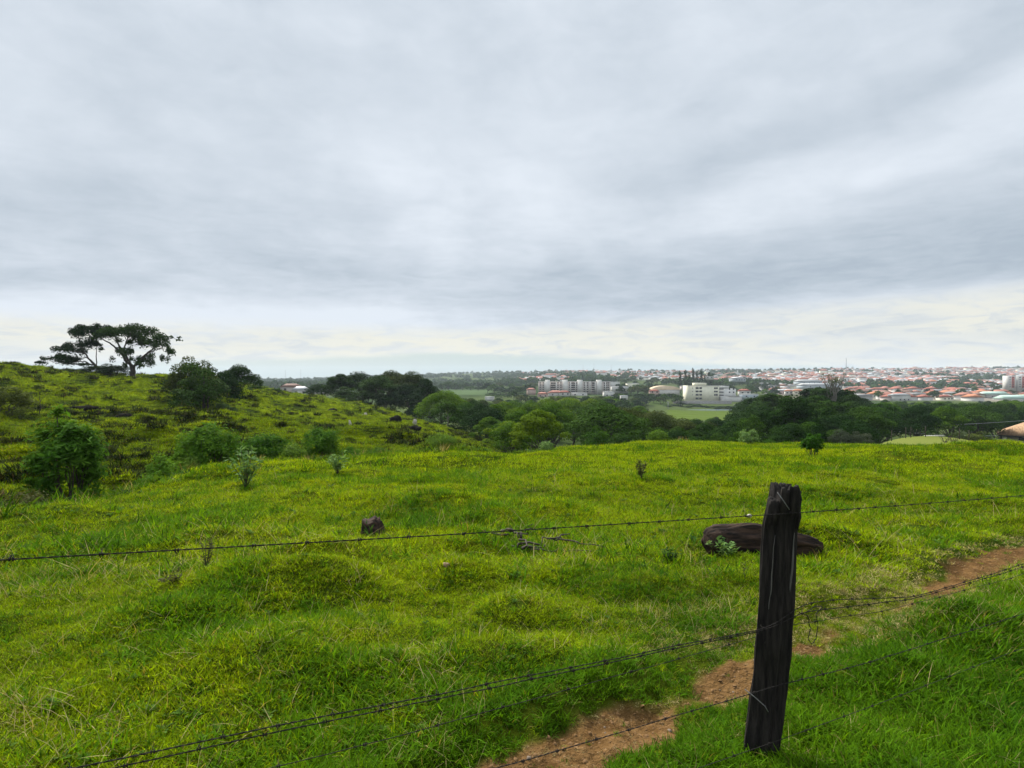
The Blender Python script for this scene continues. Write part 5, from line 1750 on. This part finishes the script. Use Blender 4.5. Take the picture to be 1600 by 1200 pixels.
# red roofed strip and pale sheds below the block
for i, (px, d, rb, w, dp, hw, hr, wl, rf, lab) in enumerate([
    (868, 545, 619, 13, 9, 3.0, 2.2, M_WHITE_W, M_TERRA2, 'red roofed house directly below the left half of the long block'),
    (848, 535, 621, 9, 8, 3.0, 1.8, M_PINK, M_TERRA2, 'pinkish house below the left end of the long block'),
    (882, 540, 618, 9, 8, 2.8, 1.6, M_WHITE_W, M_TERRA, 'small house with red roof right of the red roofed one below the block'),
    (830, 540, 615, 7, 7, 3.5, 1.6, M_PINK, M_TERRA2, 'pink house just left of the long block'),
    (905, 545, 619, 14, 7, 2.6, .5, M_WHITE_W, M_SHEET, 'low white shed below the middle of the long block'),
    (951, 540, 620, 9, 8, 4.2, .6, M_WHITE_W, M_SHEET, 'white house just below the right end of the long block'),
    (968, 600, 612, 16, 9, 5.0, .6, M_WHITE_W, M_SHEET, 'white building right of the long block among trees'),
    (975, 440, 622, 5, 4, 1.6, .3, M_WHITE_W, M_SHEET, 'tiny white shed in dark trees right of the block'),
    (765, 420, 624, 6, 5, 1.5, .3, M_WHITE_W, M_SHEET, 'pale hut below the far meadow'),
    (958, 640, 606, 12, 9, 6, .5, M_WHITE_W, M_SHEET, 'tall white building behind the right end of the long block'),
    (988, 690, 606, 13, 9, 5, .5, M_CREAM, M_SHEET, 'cream building farther right of the long block'),
]):
    gable_house(px, d, rb, w, dp, hw, hr, wl, rf, lab, 'houses around the long block', rng.uniform(-.15, .15), 'house', 'flat' if hr < .7 else 'hip', 0 if w < 8 else 2)

# ---- cream and white institutional building
dpt = 500.0
m1 = dpt / F_PX
x0, zb = (1075.5 - 800) * m1, zr(dpt, 625)
root = empty('institution_building', (x0, dpt, zb), 'cream four storey block with attached white wing above the pitch', 'building', None, R(2))
Wc, hc = 49 * m1, 22.2 * m1
part('wall', root, [(0, Wc, 0, 14, -5, hc)], M_CREAM)
part('rooftop_block', root, [(Wc * .27, Wc * .63, 3, 11, hc + .002, hc + 2.3)], M_CREAM)
wx0, wx1, hw_ = Wc + .05, Wc + 28.5 * m1, 17.5 * m1
part('wing', root, [(wx0, wx1, 2.5, 14, -5, hw_)], M_WHITE_W)
part('wing_upper_floor', root, [(wx0 + .8, wx0 + 9.3, 3.5, 13, hw_ + .002, hw_ + 2.2)], M_WHITE_W)
part('entrance_annex', root, [(wx0 + 1.0, wx1 + 8.5, -4.0, 2.45, -4, 3.0)], M_WHITE_W)
part('annex_roof', root, [(wx0 + 6, wx1 + .3, -4.4, 2.4, 3.05, 3.5)], M_FIBRE)
part('parapet', root, [(-.2, Wc + .2, -.2, .3, hc + .002, hc + .35)], M_WHITE_W)
for fl in range(4):
    zf = .9 + fl * 2.75 - .3 * (fl == 0)
    for cx, w_ in ((.285, 2.5), (.40, 2.2)):
        part('window', root, [(Wc * cx - w_ / 2, Wc * cx + w_ / 2, -.06, .06, zf, zf + 1.5)], M_GLASS)
    if fl:
        for cx in (.86, .925):
            part('window', root, [(Wc * cx - .75, Wc * cx + .75, -.06, .06, zf, zf + 1.25)], M_GLASS)
        for cx in (.14,):
            part('window', root, [(Wc * cx - .35, Wc * cx + .35, -.06, .06, zf + .4, zf + 1.0)], M_GLASS)
for fl in range(3):
    zf = 2.2 + fl * 2.6
    part('window', root, [(wx0 + .5, wx0 + 4.6, 2.44, 2.56, zf + 1.2, zf + 2.1)], M_GLASS)
    for cx in (9.0, 12.4):
        if fl:
            part('window', root, [(wx0 + cx, wx0 + cx + 1.2, 2.44, 2.56, zf + 1.0, zf + 2.1)], M_GLASS)
x, y = (1052 - 800) / F_PX * 478, 478
root = empty('retaining_wall', (x, y, zr(478, 632)), 'long grey retaining wall below the cream block', 'wall')
part('wall', root, [(0, 46, 0, .6, -3.5, 2.6)], M_CONC)
part('coping', root, [(-.1, 46.1, -.15, .75, 2.61, 2.85)], M_WHITE_W)
x, y = (1034 - 800) / F_PX * 440, 440
root = empty('perimeter_fence', (x, y, gz(x + 30, y)), 'long bluish white fence along the far side of the football pitch', 'fence')
zf = zr(440, 643.5) - gz(x + 30, y)
part('panel', root, [(0, 64, 0, .12, -2, zf + 1.6)], M_BLUEF)
for k in range(9):
    part('post', root, [(k * 7.9, k * 7.9 + .25, -.15, -.003, -2, zf + 1.8)], M_CONC)
for px, rt, lab in ((1044, 628, 'thin floodlight pole at the left end of the pitch'), (1149, 632, 'pale floodlight pole at the right end of the pitch')):
    x, y, z = spot(px, 436)
    root = empty('floodlight_pole', (x, y, z), lab, 'lamp post', 'poles of the pitch')
    ht = zr(436, rt) - z
    mb = MB()
    mb.tube([(0, 0, -1), (0, 0, ht)], [.22, .16], 8)
    put('pole', mb.mesh('pole', [M_METAL]), root)
    part('lamp_head', root, [(-.8, .8, -.2, .2, ht - .5, ht + .1)], M_METAL)
# hall with a barrel roof
dpt = 560.0
m1 = dpt / F_PX
root = empty('barrel_roof_hall', ((1021 - 800) * m1, dpt, zr(dpt, 612)), 'wide hall with a low curved tan roof left of the cream block', 'building')
W_ = 41 * m1
part('wall', root, [(0, W_, 0, 16, -4, 1.8)], M_WHITE_W)
k = np.linspace(0, math.pi, 17)
V = [(W_ / 2 - (W_ / 2 + .4) * math.cos(a), yy_, 1.81 + 3.6 * math.sin(a)) for yy_ in (-.4, 16.4) for a in k]
mb = MB()
mb.add(V, [np.array([(i, i + 1, 18 + i, 17 + i) for i in range(16)]), np.arange(17)[::-1], np.arange(17, 34)])
put('roof', mb.mesh('roof', [M_TANR]), root)
for px, d, rb, w, dp, hw, hr, wl, rf, lab in [
    (1022, 545, 615, 8, 6, 2.2, 1.6, M_PINK, M_TERRA, 'small pink house with red roof in front of the barrel roofed hall'),
    (1163, 520, 616, 9, 7, 3.0, 1.6, M_WHITE_W, M_TERRA, 'red roofed house just right of the white wing'),
    (1170, 500, 622, 13, 7, 3.0, .5, M_BLUEW, M_SHEET, 'low bluish white shed right of the white wing'),
    (1071, 545, 608, 8, 7, 2.5, .5, M_BEIGE, M_SHEET, 'small house tucked left of the cream block'),
    (1108, 640, 592, 8, 6, 2.6, .4, M_WHITE_W, M_SHEET, 'white box house on the rise behind the cream block'),
    (1246, 560, 616, 8, 7, 3.0, 1.8, M_CREAM, M_ORANGE, 'cream house with bright orange roof among dark trees'),
    (1232, 565, 616, 6, 6, 3.0, 1.4, M_WHITE_W, M_ORANGE, 'small orange roofed house left of the bright orange one'),
]:
    gable_house(px, d, rb, w, dp, hw, hr, wl, rf, lab, 'houses near the cream block', rng.uniform(-.2, .2), 'house', 'flat' if hr < .7 else 'hip', 2)
for i, (px, d, rb, w, hw, lab) in enumerate([(1280, 690, 606, 42, 3.2, 'long pale bluish warehouse left of the bare topped tree'), (1262, 760, 600, 26, 3.5, 'upper pale warehouse behind the long bluish one'), (1152, 760, 595, 13, 3, 'long white building on the slope above the white wing')]):
    gable_house(px, d, rb, w, 20, hw, 2.0, M_BLUEW, M_SHEET, lab, 'warehouses', .05, 'warehouse', 'gable', 4, cat='warehouse')
gable_house(1583, 520, 629, 22, 16, 3.5, 3.0, M_WHITE_W, M_GREENR, 'large hall with a pale green roof at the right edge of town', None, .1, 'hall', 'gable', 3, cat='hall')
gable_house(1552, 560, 622, 20, 14, 3.5, 2.6, M_GREYW, M_GREENR, 'pale green roofed hall left of the larger green roofed one', None, .05, 'hall', 'gable', 3, cat='hall')
gable_house(1405, 500, 627, 13, 10, 5.2, 1.2, M_WHITE_W, M_SHEET, 'big white gabled building at the front of the town', None, .3, 'house', 'gable', 3)
# striped tower blocks at the right edge
for i, (px, w) in enumerate(((1582, 8.5), (1599, 12))):
    d = 700
    x = (px - 800) / F_PX * d
    z = zr(d, 606)
    root = empty('tower_block', (x, d, z), ['narrow white and red tower block at the right of the town', 'wider white and red tower block cut by the right edge'][i], 'building', 'striped tower blocks')
    part('wall', root, [(-w / 2, w / 2, 0, 9, -4, 14.0)], M_WHITE_W)
    part('red_panel', root, [(-w * .12, w * .28, -.18, -.003, 0, 13.2)], M_REDB)
    for fl in range(5):
        part('window', root, [(w * .0, w * .16, -.26, -.182, .8 + fl * 2.7, 2.0 + fl * 2.7)], M_GLASS)
        part('window', root, [(-w * .38, -w * .25, -.06, .05, .8 + fl * 2.7, 2.0 + fl * 2.7)], M_GLASS)

# ---- dark bushes on the bank between the pitch and the cream block
for i in range(26):
    px = 1046 + i * 5.6 + rng.uniform(-1.5, 1.5)
    d = rng.uniform(446, 474)
    z = spot(px, d)[2]
    h = max(1.6, zr(d, rng.uniform(631, 637)) - z)
    lab = f"{'blackish' if i % 2 else 'dark green'} bush on the bank behind the pitch, {'under its left third' if i < 9 else 'under the cream block' if i < 17 else 'under the white wing'}"
    tree('bush', FARB[i % 4], px, d, h, rng.uniform(5, 9), 'black' if i % 2 else 'dark', lab.replace('under its left third', 'left of the cream block'), 'bush', 'bushes on the bank behind the pitch', None, .6, 9.0, 10.0)

# ---- the town on the right: houses one by one
WALLS = [('white', M_WHITE_W), ('cream', M_CREAM), ('beige', M_BEIGE), ('pinkish', M_PINK), ('bluish', M_BLUEW), ('grey', M_GREYW)]
ROOFS = [('red tiled', M_TERRA, 'hip'), ('faded red', M_TERRA2, 'hip'), ('brown tiled', M_BROWNR, 'hip'), ('orange tiled', M_ORANGE, 'hip'), ('pale sheet', M_SHEET, 'gable'), ('grey sheet', M_FIBRE, 'gable')]
TM = [(1260, 'left of the bare topped tree'), (1345, 'behind the bare topped tree'), (1400, 'right of the bare topped tree'), (1460, 'left of the middle of the town'), (1520, 'right of the middle of the town'), (1570, 'left of the striped tower blocks'), (9999, 'near the striped tower blocks')]
PROTO = {}
for ri, (rn, rm, rk) in enumerate(ROOFS):
    for s_ in range(2):
        w, dp, hw, hr = ((11, 9, 3.0, 2.3), (14, 8, 3.2, 2.6))[s_]
        a = MB().box(-w / 2, w / 2, -dp / 2, dp / 2, -4, hw).mesh('wall', [M_WHITE_W])
        b = MB().hip(-w / 2 - .5, w / 2 + .5, -dp / 2 - .5, dp / 2 + .5, hw + .01, hr if rk == 'hip' else hr * .5, .4 if rk == 'hip' else .995).mesh('roof', [rm])
        g = MB()
        for cx in (-.3, .05, .32):
            g.box(w * cx - .7, w * cx + .7, -dp / 2 - .05, -dp / 2 + .05, .9, 2.2)
        PROTO[ri, s_] = (a, b, g.mesh('window', [M_GLASS]))
rt = random.Random(9)
hs = []
tries = 0
while len(hs) < 280 and tries < 20000:
    tries += 1
    d = math.exp(rt.uniform(math.log(505), math.log(1150)))
    px = rt.uniform(1195, 1660)
    if px < 1340 and d < 620:
        continue
    x = (px - 800) / F_PX * d
    if any(abs(x - a) < 12.5 and abs(d - b) < 15 + d * .006 for a, b in hs):
        continue
    if abs(px - 1591) < 22 and 600 < d < 705:
        continue
    if px > 1535 and d < 580 or abs(px - 1405) < 12 and d < 520 or abs(px - 1275) < 40 and 640 < d < 790:
        continue
    hs.append((x, d))
    ri = rt.choices(range(6), (30, 26, 14, 12, 9, 9) if px > 1330 else (10, 14, 10, 6, 34, 30))[0]
    wn, wm = rt.choices(WALLS, (40, 22, 14, 12, 6, 8))[0]
    row = 'front' if d < 620 else 'middle' if d < 820 else 'upper'
    lab = f'{wn} house with {ROOFS[ri][0]} roof, {row} town {next(t for l, t in TM if px < l)}'
    root = empty('town_house', (x, d, gz(x, d)), lab, 'house', f'houses of the {row} town', rt.choice((0, 1.57)) + rt.uniform(-.25, .25) + .2, rt.uniform(.85, 1.2))
    a, b, g = PROTO[ri, rt.randrange(2)]
    o = put('wall', a, root)
    o.material_slots[0].link = 'OBJECT'
    o.material_slots[0].material = wm
    put('roof', b, root)
    if d < 640:
        put('window', g, root)
# street trees of the town
hs2 = []
for i in range(400):
    if len(hs2) >= 95:
        break
    d = math.exp(rt.uniform(math.log(495), math.log(1250)))
    px = rt.uniform(1185, 1660)
    x = (px - 800) / F_PX * d
    if any((x - a) ** 2 + (d - b) ** 2 < 49 for a, b in hs):
        continue
    hs2.append((x, d))
    row = 'front' if d < 620 else 'middle' if d < 820 else 'upper'
    leaf = rt.choice(('dark', 'dark', 'black', 'green'))
    h = rt.uniform(5, 9)
    tree('street_tree', FARB[i % 4], px, d, h, h * rt.uniform(1.0, 1.5), leaf, f"{ {'dark': 'dark green', 'black': 'blackish', 'green': 'mid green'}[leaf]} tree in the {row} town {next(t for l, t in TM if px < l)}", 'tree', f'trees among the houses of the {row} town', None, .3, 9.0, 10.0)

# ---- trees of the middle distance, left of the town
OK = [(900, 'behind the long apartment block'), (965, 'behind the right end of the long block'), (1060, 'between the long block and the cream block'), (1165, 'around the cream block'), (1245, 'right of the white wing'), (9999, 'left of the bare topped tree')]
pts = []
for i in range(3000):
    if len(pts) >= 280:
        break
    d = math.exp(rt.uniform(math.log(340), math.log(1100))) if i % 3 else rt.uniform(340, 600)
    px = rt.uniform(690, 1215) if i % 3 else rt.uniform(930, 1060)
    x = (px - 800) / F_PX * d
    if any((x - a) ** 2 + (d - b) ** 2 < 49 for a, b in pts):
        continue
    if 835 < px < 960 and 505 < d < 595 or 1066 < px < 1190 and 455 < d < 530 or 1012 < px < 1072 and 530 < d < 585:
        continue
    if 640 < px < 790 and 470 < d < 770 or 1010 < px < 1190 and d < 450:
        continue
    h = rt.uniform(5.5, 10)
    lim = 596
    if 835 < px < 962:
        lim = 618 if d < 560 else 598
    elif 1060 < px < 1170:
        lim = 627 if d < 500 else 597
    elif 940 < px < 1066:
        lim = 614 if d < 560 else 594
    elif 1000 < px < 1066 and d < 530:
        lim = 617
    elif px < 790 and d < 470:
        lim = 621
    elif 1012 < px < 1060 and d < 560:
        lim = 615
    if d > 800:
        lim = 589
    h = min(h, zr(d, lim) - gz(x, d))
    if h < 3:
        continue
    pts.append((x, d))
    leaf = rt.choice(('dark', 'dark', 'black', 'olive', 'green'))
    mk = next(t for l, t in OK if px < l) if px > 800 else 'beyond the pale far meadow'
    row = 'near' if d < 480 else 'midway' if d < 700 else 'far'
    tree('background_tree', FARB[i % 4], px, d, h, h * rt.uniform(1.1, 1.6), leaf, f"{row} {({'dark': 'dark green', 'black': 'blackish', 'green': 'mid green', 'olive': 'olive'})[leaf]} tree {mk}", 'tree', f'trees {mk}', None, .3, 9.0, 10.0)
for i, (px, top, d) in enumerate([(1063, 579, 640), (1071, 577, 640), (1083, 574, 650), (1089, 579, 630), (1096, 576, 640), (1108, 580, 645), (1113, 583, 640), (1077, 584, 630), (1102, 585, 640)]):
    x, y, z = spot(px, d)
    tree('eucalyptus', FART[i % 2], px, d, zr(d, top) - z, 6.0, 'dark', ['tall thin tree at the left end of the skyline row', 'second tall thin tree of the skyline row', 'tallest thin tree of the skyline row above the cream block', 'tall thin tree right of the tallest', 'tall bushy thin tree right of the middle of the skyline row', 'thin tree near the right end of the skyline row', 'last thin tree at the right end of the skyline row', 'short thin tree in the left gap of the skyline row', 'short thin tree in the right gap of the skyline row'][i], 'tree', 'row of tall thin trees on the skyline', None, .4, 16.0, 6.5)
for i, (px, d, top, w) in enumerate([(690, 700, 598, 14), (700, 690, 595, 15), (712, 700, 597, 13), (722, 710, 599, 16), (735, 700, 603, 18), (748, 690, 604, 16), (762, 620, 597, 16), (772, 600, 599, 18), (782, 590, 603, 18), (790, 575, 607, 18), (770, 540, 613, 17), (783, 520, 618, 15), (801, 590, 603, 18), (815, 600, 605, 16), (825, 610, 599, 18), (445, 400, 603, 9), (468, 380, 609, 8), (486, 360, 606, 9)]):
    x, y, z = spot(px, d)
    tree('background_tree', FARB[i % 4], px, d, max(3, zr(d, top) - z), w, 'dark' if i % 3 else 'black', f'{("dark green" if i % 3 else "blackish")} tree {"in the line beyond the pale far meadow" if i < 6 else "in the dark belt right of the far meadow" if i < 15 else "by the small far house left of the grove"}', 'tree', 'tree belt of the far meadow' if i < 15 else 'trees left of the grove', None, .3, 9.0, 10.0)
for px, d, rb, w, wl, rf, lab in [(455, 350, 612, 11, M_BEIGE, M_BROWNR, 'far house with a brownish roof left of the dark grove'), (470, 330, 617, 8, M_WHITE_W, M_SHEET, 'small white house below the brownish roof left of the grove'), (503, 340, 615, 7, M_WHITE_W, M_SHEET, 'small white house showing through the thin tree')]:
    gable_house(px, d, rb, w, 8, 2.8, 1.9, wl, rf, lab, 'houses left of the grove', .2, 'house', 'hip', 2)

# ---- tiled house at the right edge, its power lines, the pale low wall
x, y, z = spot(1637, 118)
zb = zr(118, 693)
root = empty('tiled_house', (x, y, zb), 'low house with a tan tiled hip roof at the right edge of the field', 'house', None, R(-38))
Wd = 14.0
zE = zr(118, 682.5) - zb
part('wall', root, [(-Wd / 2 + 1.0, Wd / 2, 0, 8, -3, zE)], M_BEIGE)
ov = MB().hip(-Wd / 2 - .6, Wd / 2 + .8, -1.2, 9.0, zE + .01, 2.5, .42).mesh('roof', [plain('tan_clay_tiles', (.42, .27, .15), (.20, .115, .065), 2.6, .9, .8, 'Object', (2.5, .5, .5))])
put('roof', ov, root)
part('porch_pillar', root, [(-Wd / 2 + .25, -Wd / 2 + .95, -.6, .1, -3, zE)], M_CREAM)
part('eave_board', root, [(-Wd / 2 - .5, Wd / 2 + .7, -1.18, -1.12, zE - .16, zE + .005)], M_SHADE_TRIM)
for cx in (-3.4, -.6, 2.6):
    f = part('window', root, [(cx - .95, cx + .95, -.09, -.003, .2, zE - .25)], M_WHITE_W)
    part('pane', f, [(cx - .8, cx + .8, -.13, -.092, .32, zE - .38)], M_GLASS)
part('door', root, [(.75, 1.7, -.07, -.003, -1, zE - .3)], M_SHADE_TRIM)


def hang(name, A, B_, sag, r, label, n=24):
    k = np.linspace(0, 1, n)[:, None]
    P = np.array(A) * (1 - k) + np.array(B_) * k
    P[:, 2] -= sag * 4 * (k[:, 0] * (1 - k[:, 0]))
    mb = MB().tube(P - P[0], r, 5)
    o = put(name, mb.mesh(name, [M_WPALE]), None, P[0])
    return tag(o, label, 'cable', 'power lines by the wood')


M_WPALE = plain('aluminium_cable', (.30, .31, .32), (.24, .25, .26), 3, .5)
m95 = 95 / F_PX


def pt(px, row, d):
    return ((px - 800) / F_PX * d, d, zr(d, row))


hang('power_line', pt(1336, 666, 110), pt(1660, 652, 116), .5, .030, 'upper pale power line crossing in front of the wood on the right')
hang('power_line', pt(1340, 668, 104), pt(1560, 681, 112), .4, .034, 'lower pale power line sagging down to the tiled house')
for px, rt_, d, lab in ((1336, 664, 107, 'thin grey utility pole at the left end of the power lines'),):
    x, y, z = spot(px, d)
    root = empty('utility_pole', (x, y, z), lab, 'pole')
    ht = zr(d, rt_) - z
    mb = MB().tube([(0, 0, -.5), (0, 0, ht + .2)], [.12, .08], 8)
    put('pole', mb.mesh('pole', [M_CONC]), root)
    part('cross_arm', root, [(-.6, .6, -.05, .05, ht - .12, ht)], M_BARK)
x, y, z = spot(1462, 80)
root = empty('low_wall', (x, y, z), 'low pale wall on the mown knoll below the power line', 'wall')
part('wall', root, [(-1.2, 1.2, 0, .25, -.6, .42)], M_CONC)
part('coping', root, [(-1.25, 1.25, -.04, .29, .422, .50)], M_WHITE_W)
for i, px in enumerate((1394, 1416, 1424, 1447, 1500, 1515)):
    x, y, z = spot(px, 70)
    mb = MB().tube([(0, 0, -.3), (.01, 0, .6), (.02, .01, 1.25)], [.05, .045, .035], 6)
    o = put('fence_stake', mb.mesh('fence_stake', [M_BRANCH]), None, (x, y, z))
    tag(o, ['leftmost thin stake on the mown knoll', 'stake left of the closest pair on the knoll', 'right hand stake of the close pair on the knoll', 'thin stake under the low pale wall', 'thin stake at the right slope of the knoll', 'rightmost thin stake of the knoll'][i], 'stake', 'stakes on the knoll')

# ---- masts on the skyline
for i, (px, top, rb, d, wd, lab) in enumerate([
    (1322, 560, 580, 1500, 2.2, 'tallest thin lattice mast above the town'), (1153, 576, 590, 1100, 1.2, 'thin mast right of the skyline tree row'),
    (1180, 580, 592, 1150, 1.0, 'short mast farther right of the skyline tree row'), (955, 569, 586, 1500, 1.0, 'faint mast above the right end of the long block'),
    (928, 568, 586, 1500, 1.0, 'faint mast left of the right one above the long block'), (911, 570, 586, 1500, 1.0, 'faintest mast above the middle of the long block'),
    (446, 578, 596, 1900, 1.2, 'faint far mast left of the grove'), (470, 577, 596, 1900, 1.2, 'faint far mast nearer the grove'),
]):
    x = (px - 800) / F_PX * d
    z0 = zr(d, rb + 4)
    ht = zr(d, top) - z0
    root = empty('radio_mast', (x, d, z0), lab, 'mast', 'masts on the skyline')
    mb = MB()
    for sx, sy in ((-1, -1), (1, -1), (1, 1), (-1, 1)):
        mb.tube([(sx * wd * .5, sy * wd * .5, -15), (sx * wd * .18, sy * wd * .18, ht)], wd * .085, 4)
    nb_ = 9
    for k in range(nb_):
        f0, f1 = k / nb_, (k + 1) / nb_
        w0, w1 = wd * (.5 - .32 * f0), wd * (.5 - .32 * f1)
        mb.tube([(-w0, -w0, ht * f0), (w1, -w1, ht * f1)], wd * .05, 4)
        mb.tube([(w0, w0, ht * f0), (-w1, w1, ht * f1)], wd * .05, 4)
    put('lattice', mb.mesh('lattice', [M_METAL]), root)
    mb = MB().tube([(0, 0, ht), (0, 0, ht * 1.06)], wd * .05, 4)
    put('aerial', mb.mesh('aerial', [M_METAL]), root)

# ---- what nobody could count: the far woods and the far half of the town
rg = np.random.RandomState(500)
Vs, Fs, n0 = [], [], 0
N_ = 5200
d = np.exp(rg.uniform(math.log(820), math.log(2700), N_))
px = rg.uniform(250, 1720, N_)
x = (px - 800) / F_PX * d
inwood = fbm(x / 160, d / 160, 81, 3) > np.where((px > 1190), .60, np.where(px > 820, .47, .40))
x, d, px = x[inwood], d[inwood], px[inwood]
z = H(x, d)
per = 26
for i in range(len(x)):
    r_, h_ = rg.uniform(4, 8), rg.uniform(5, 11)
    dd = rg.normal(size=(per, 3))
    dd /= np.linalg.norm(dd, axis=1, keepdims=True)
    dd[:, 2] = np.abs(dd[:, 2])
    P = np.array((x[i], d[i], z[i] + h_ * .25)) + dd * np.array((r_, r_, h_ * .75)) * rg.uniform(.7, 1.05, (per, 1))
    V, F = leaf_quads(P, (dd + rg.normal(0, .4, (per, 3))), r_ * .9, r_ * .65, rg)
    Vs.append(V)
    Fs.append(F + n0)
    n0 += len(V)
o = put('far_woodland', new_mesh('far_woodland', np.concatenate(Vs), np.concatenate(Fs), [M_LEAF['dark']]))
tag(o, 'bluish far woodland and groves along the horizon', None, None, 'stuff')
mb = MB()
mats = [M_WHITE_W, M_CREAM, M_BEIGE, M_TERRA2, M_TERRA, M_BROWNR, M_SHEET, M_FIBRE]
for i in range(4600):
    d_ = math.exp(rg.uniform(math.log(1080), math.log(2450)))
    right_ = rg.rand() < .82
    px_ = rg.uniform(1190, 1720) if right_ else rg.uniform(800, 1190)
    x_ = (px_ - 800) / F_PX * d_
    t_ = fbm(x_ / 160, d_ / 160, 81, 3)
    if t_ > (.58 if right_ else .47):
        continue
    z_ = gz(x_, d_)
    w_, l_, h_ = rg.uniform(4, 8), rg.uniform(4, 7), rg.uniform(2.5, 4.6)
    if rg.rand() < .012:
        h_, w_ = rg.uniform(7, 11), rg.uniform(6, 11)
    mb.box(x_ - w_, x_ + w_, d_ - l_, d_ + l_, z_ - 5, z_ + h_, rg.choice(3, p=(.6, .25, .15)))
    mb.hip(x_ - w_ - .4, x_ + w_ + .4, d_ - l_ - .4, d_ + l_ + .4, z_ + h_ + .02, rg.uniform(1.8, 3.4), .5, rg.choice((3, 4, 5, 6, 7), p=(.27, .19, .13, .24, .17)))
o = put('far_town', mb.mesh('far_town', mats))
tag(o, 'pale mass of far houses and roofs towards the horizon', None, None, 'stuff')

# ================================================================ haze
m_, b, out = material('haze')
pvn = b.node('ShaderNodeVolumePrincipled')
pvn.inputs['Color'].default_value = (.80, .90, 1.0, 1)
pvn.inputs['Density'].default_value = .00011
pvn.inputs['Anisotropy'].default_value = .1
b.l.new(pvn.outputs[0], out.inputs['Volume'])
zmin = min(v.co.z for v in ground.data.vertices) - 1.0
mb = MB().box(-4100, 4100, -4100, 4100, zmin, 52.0)
o = put('haze', mb.mesh('haze', [m_]))
tag(o, 'thin bluish haze over the valley', None, None, 'stuff')
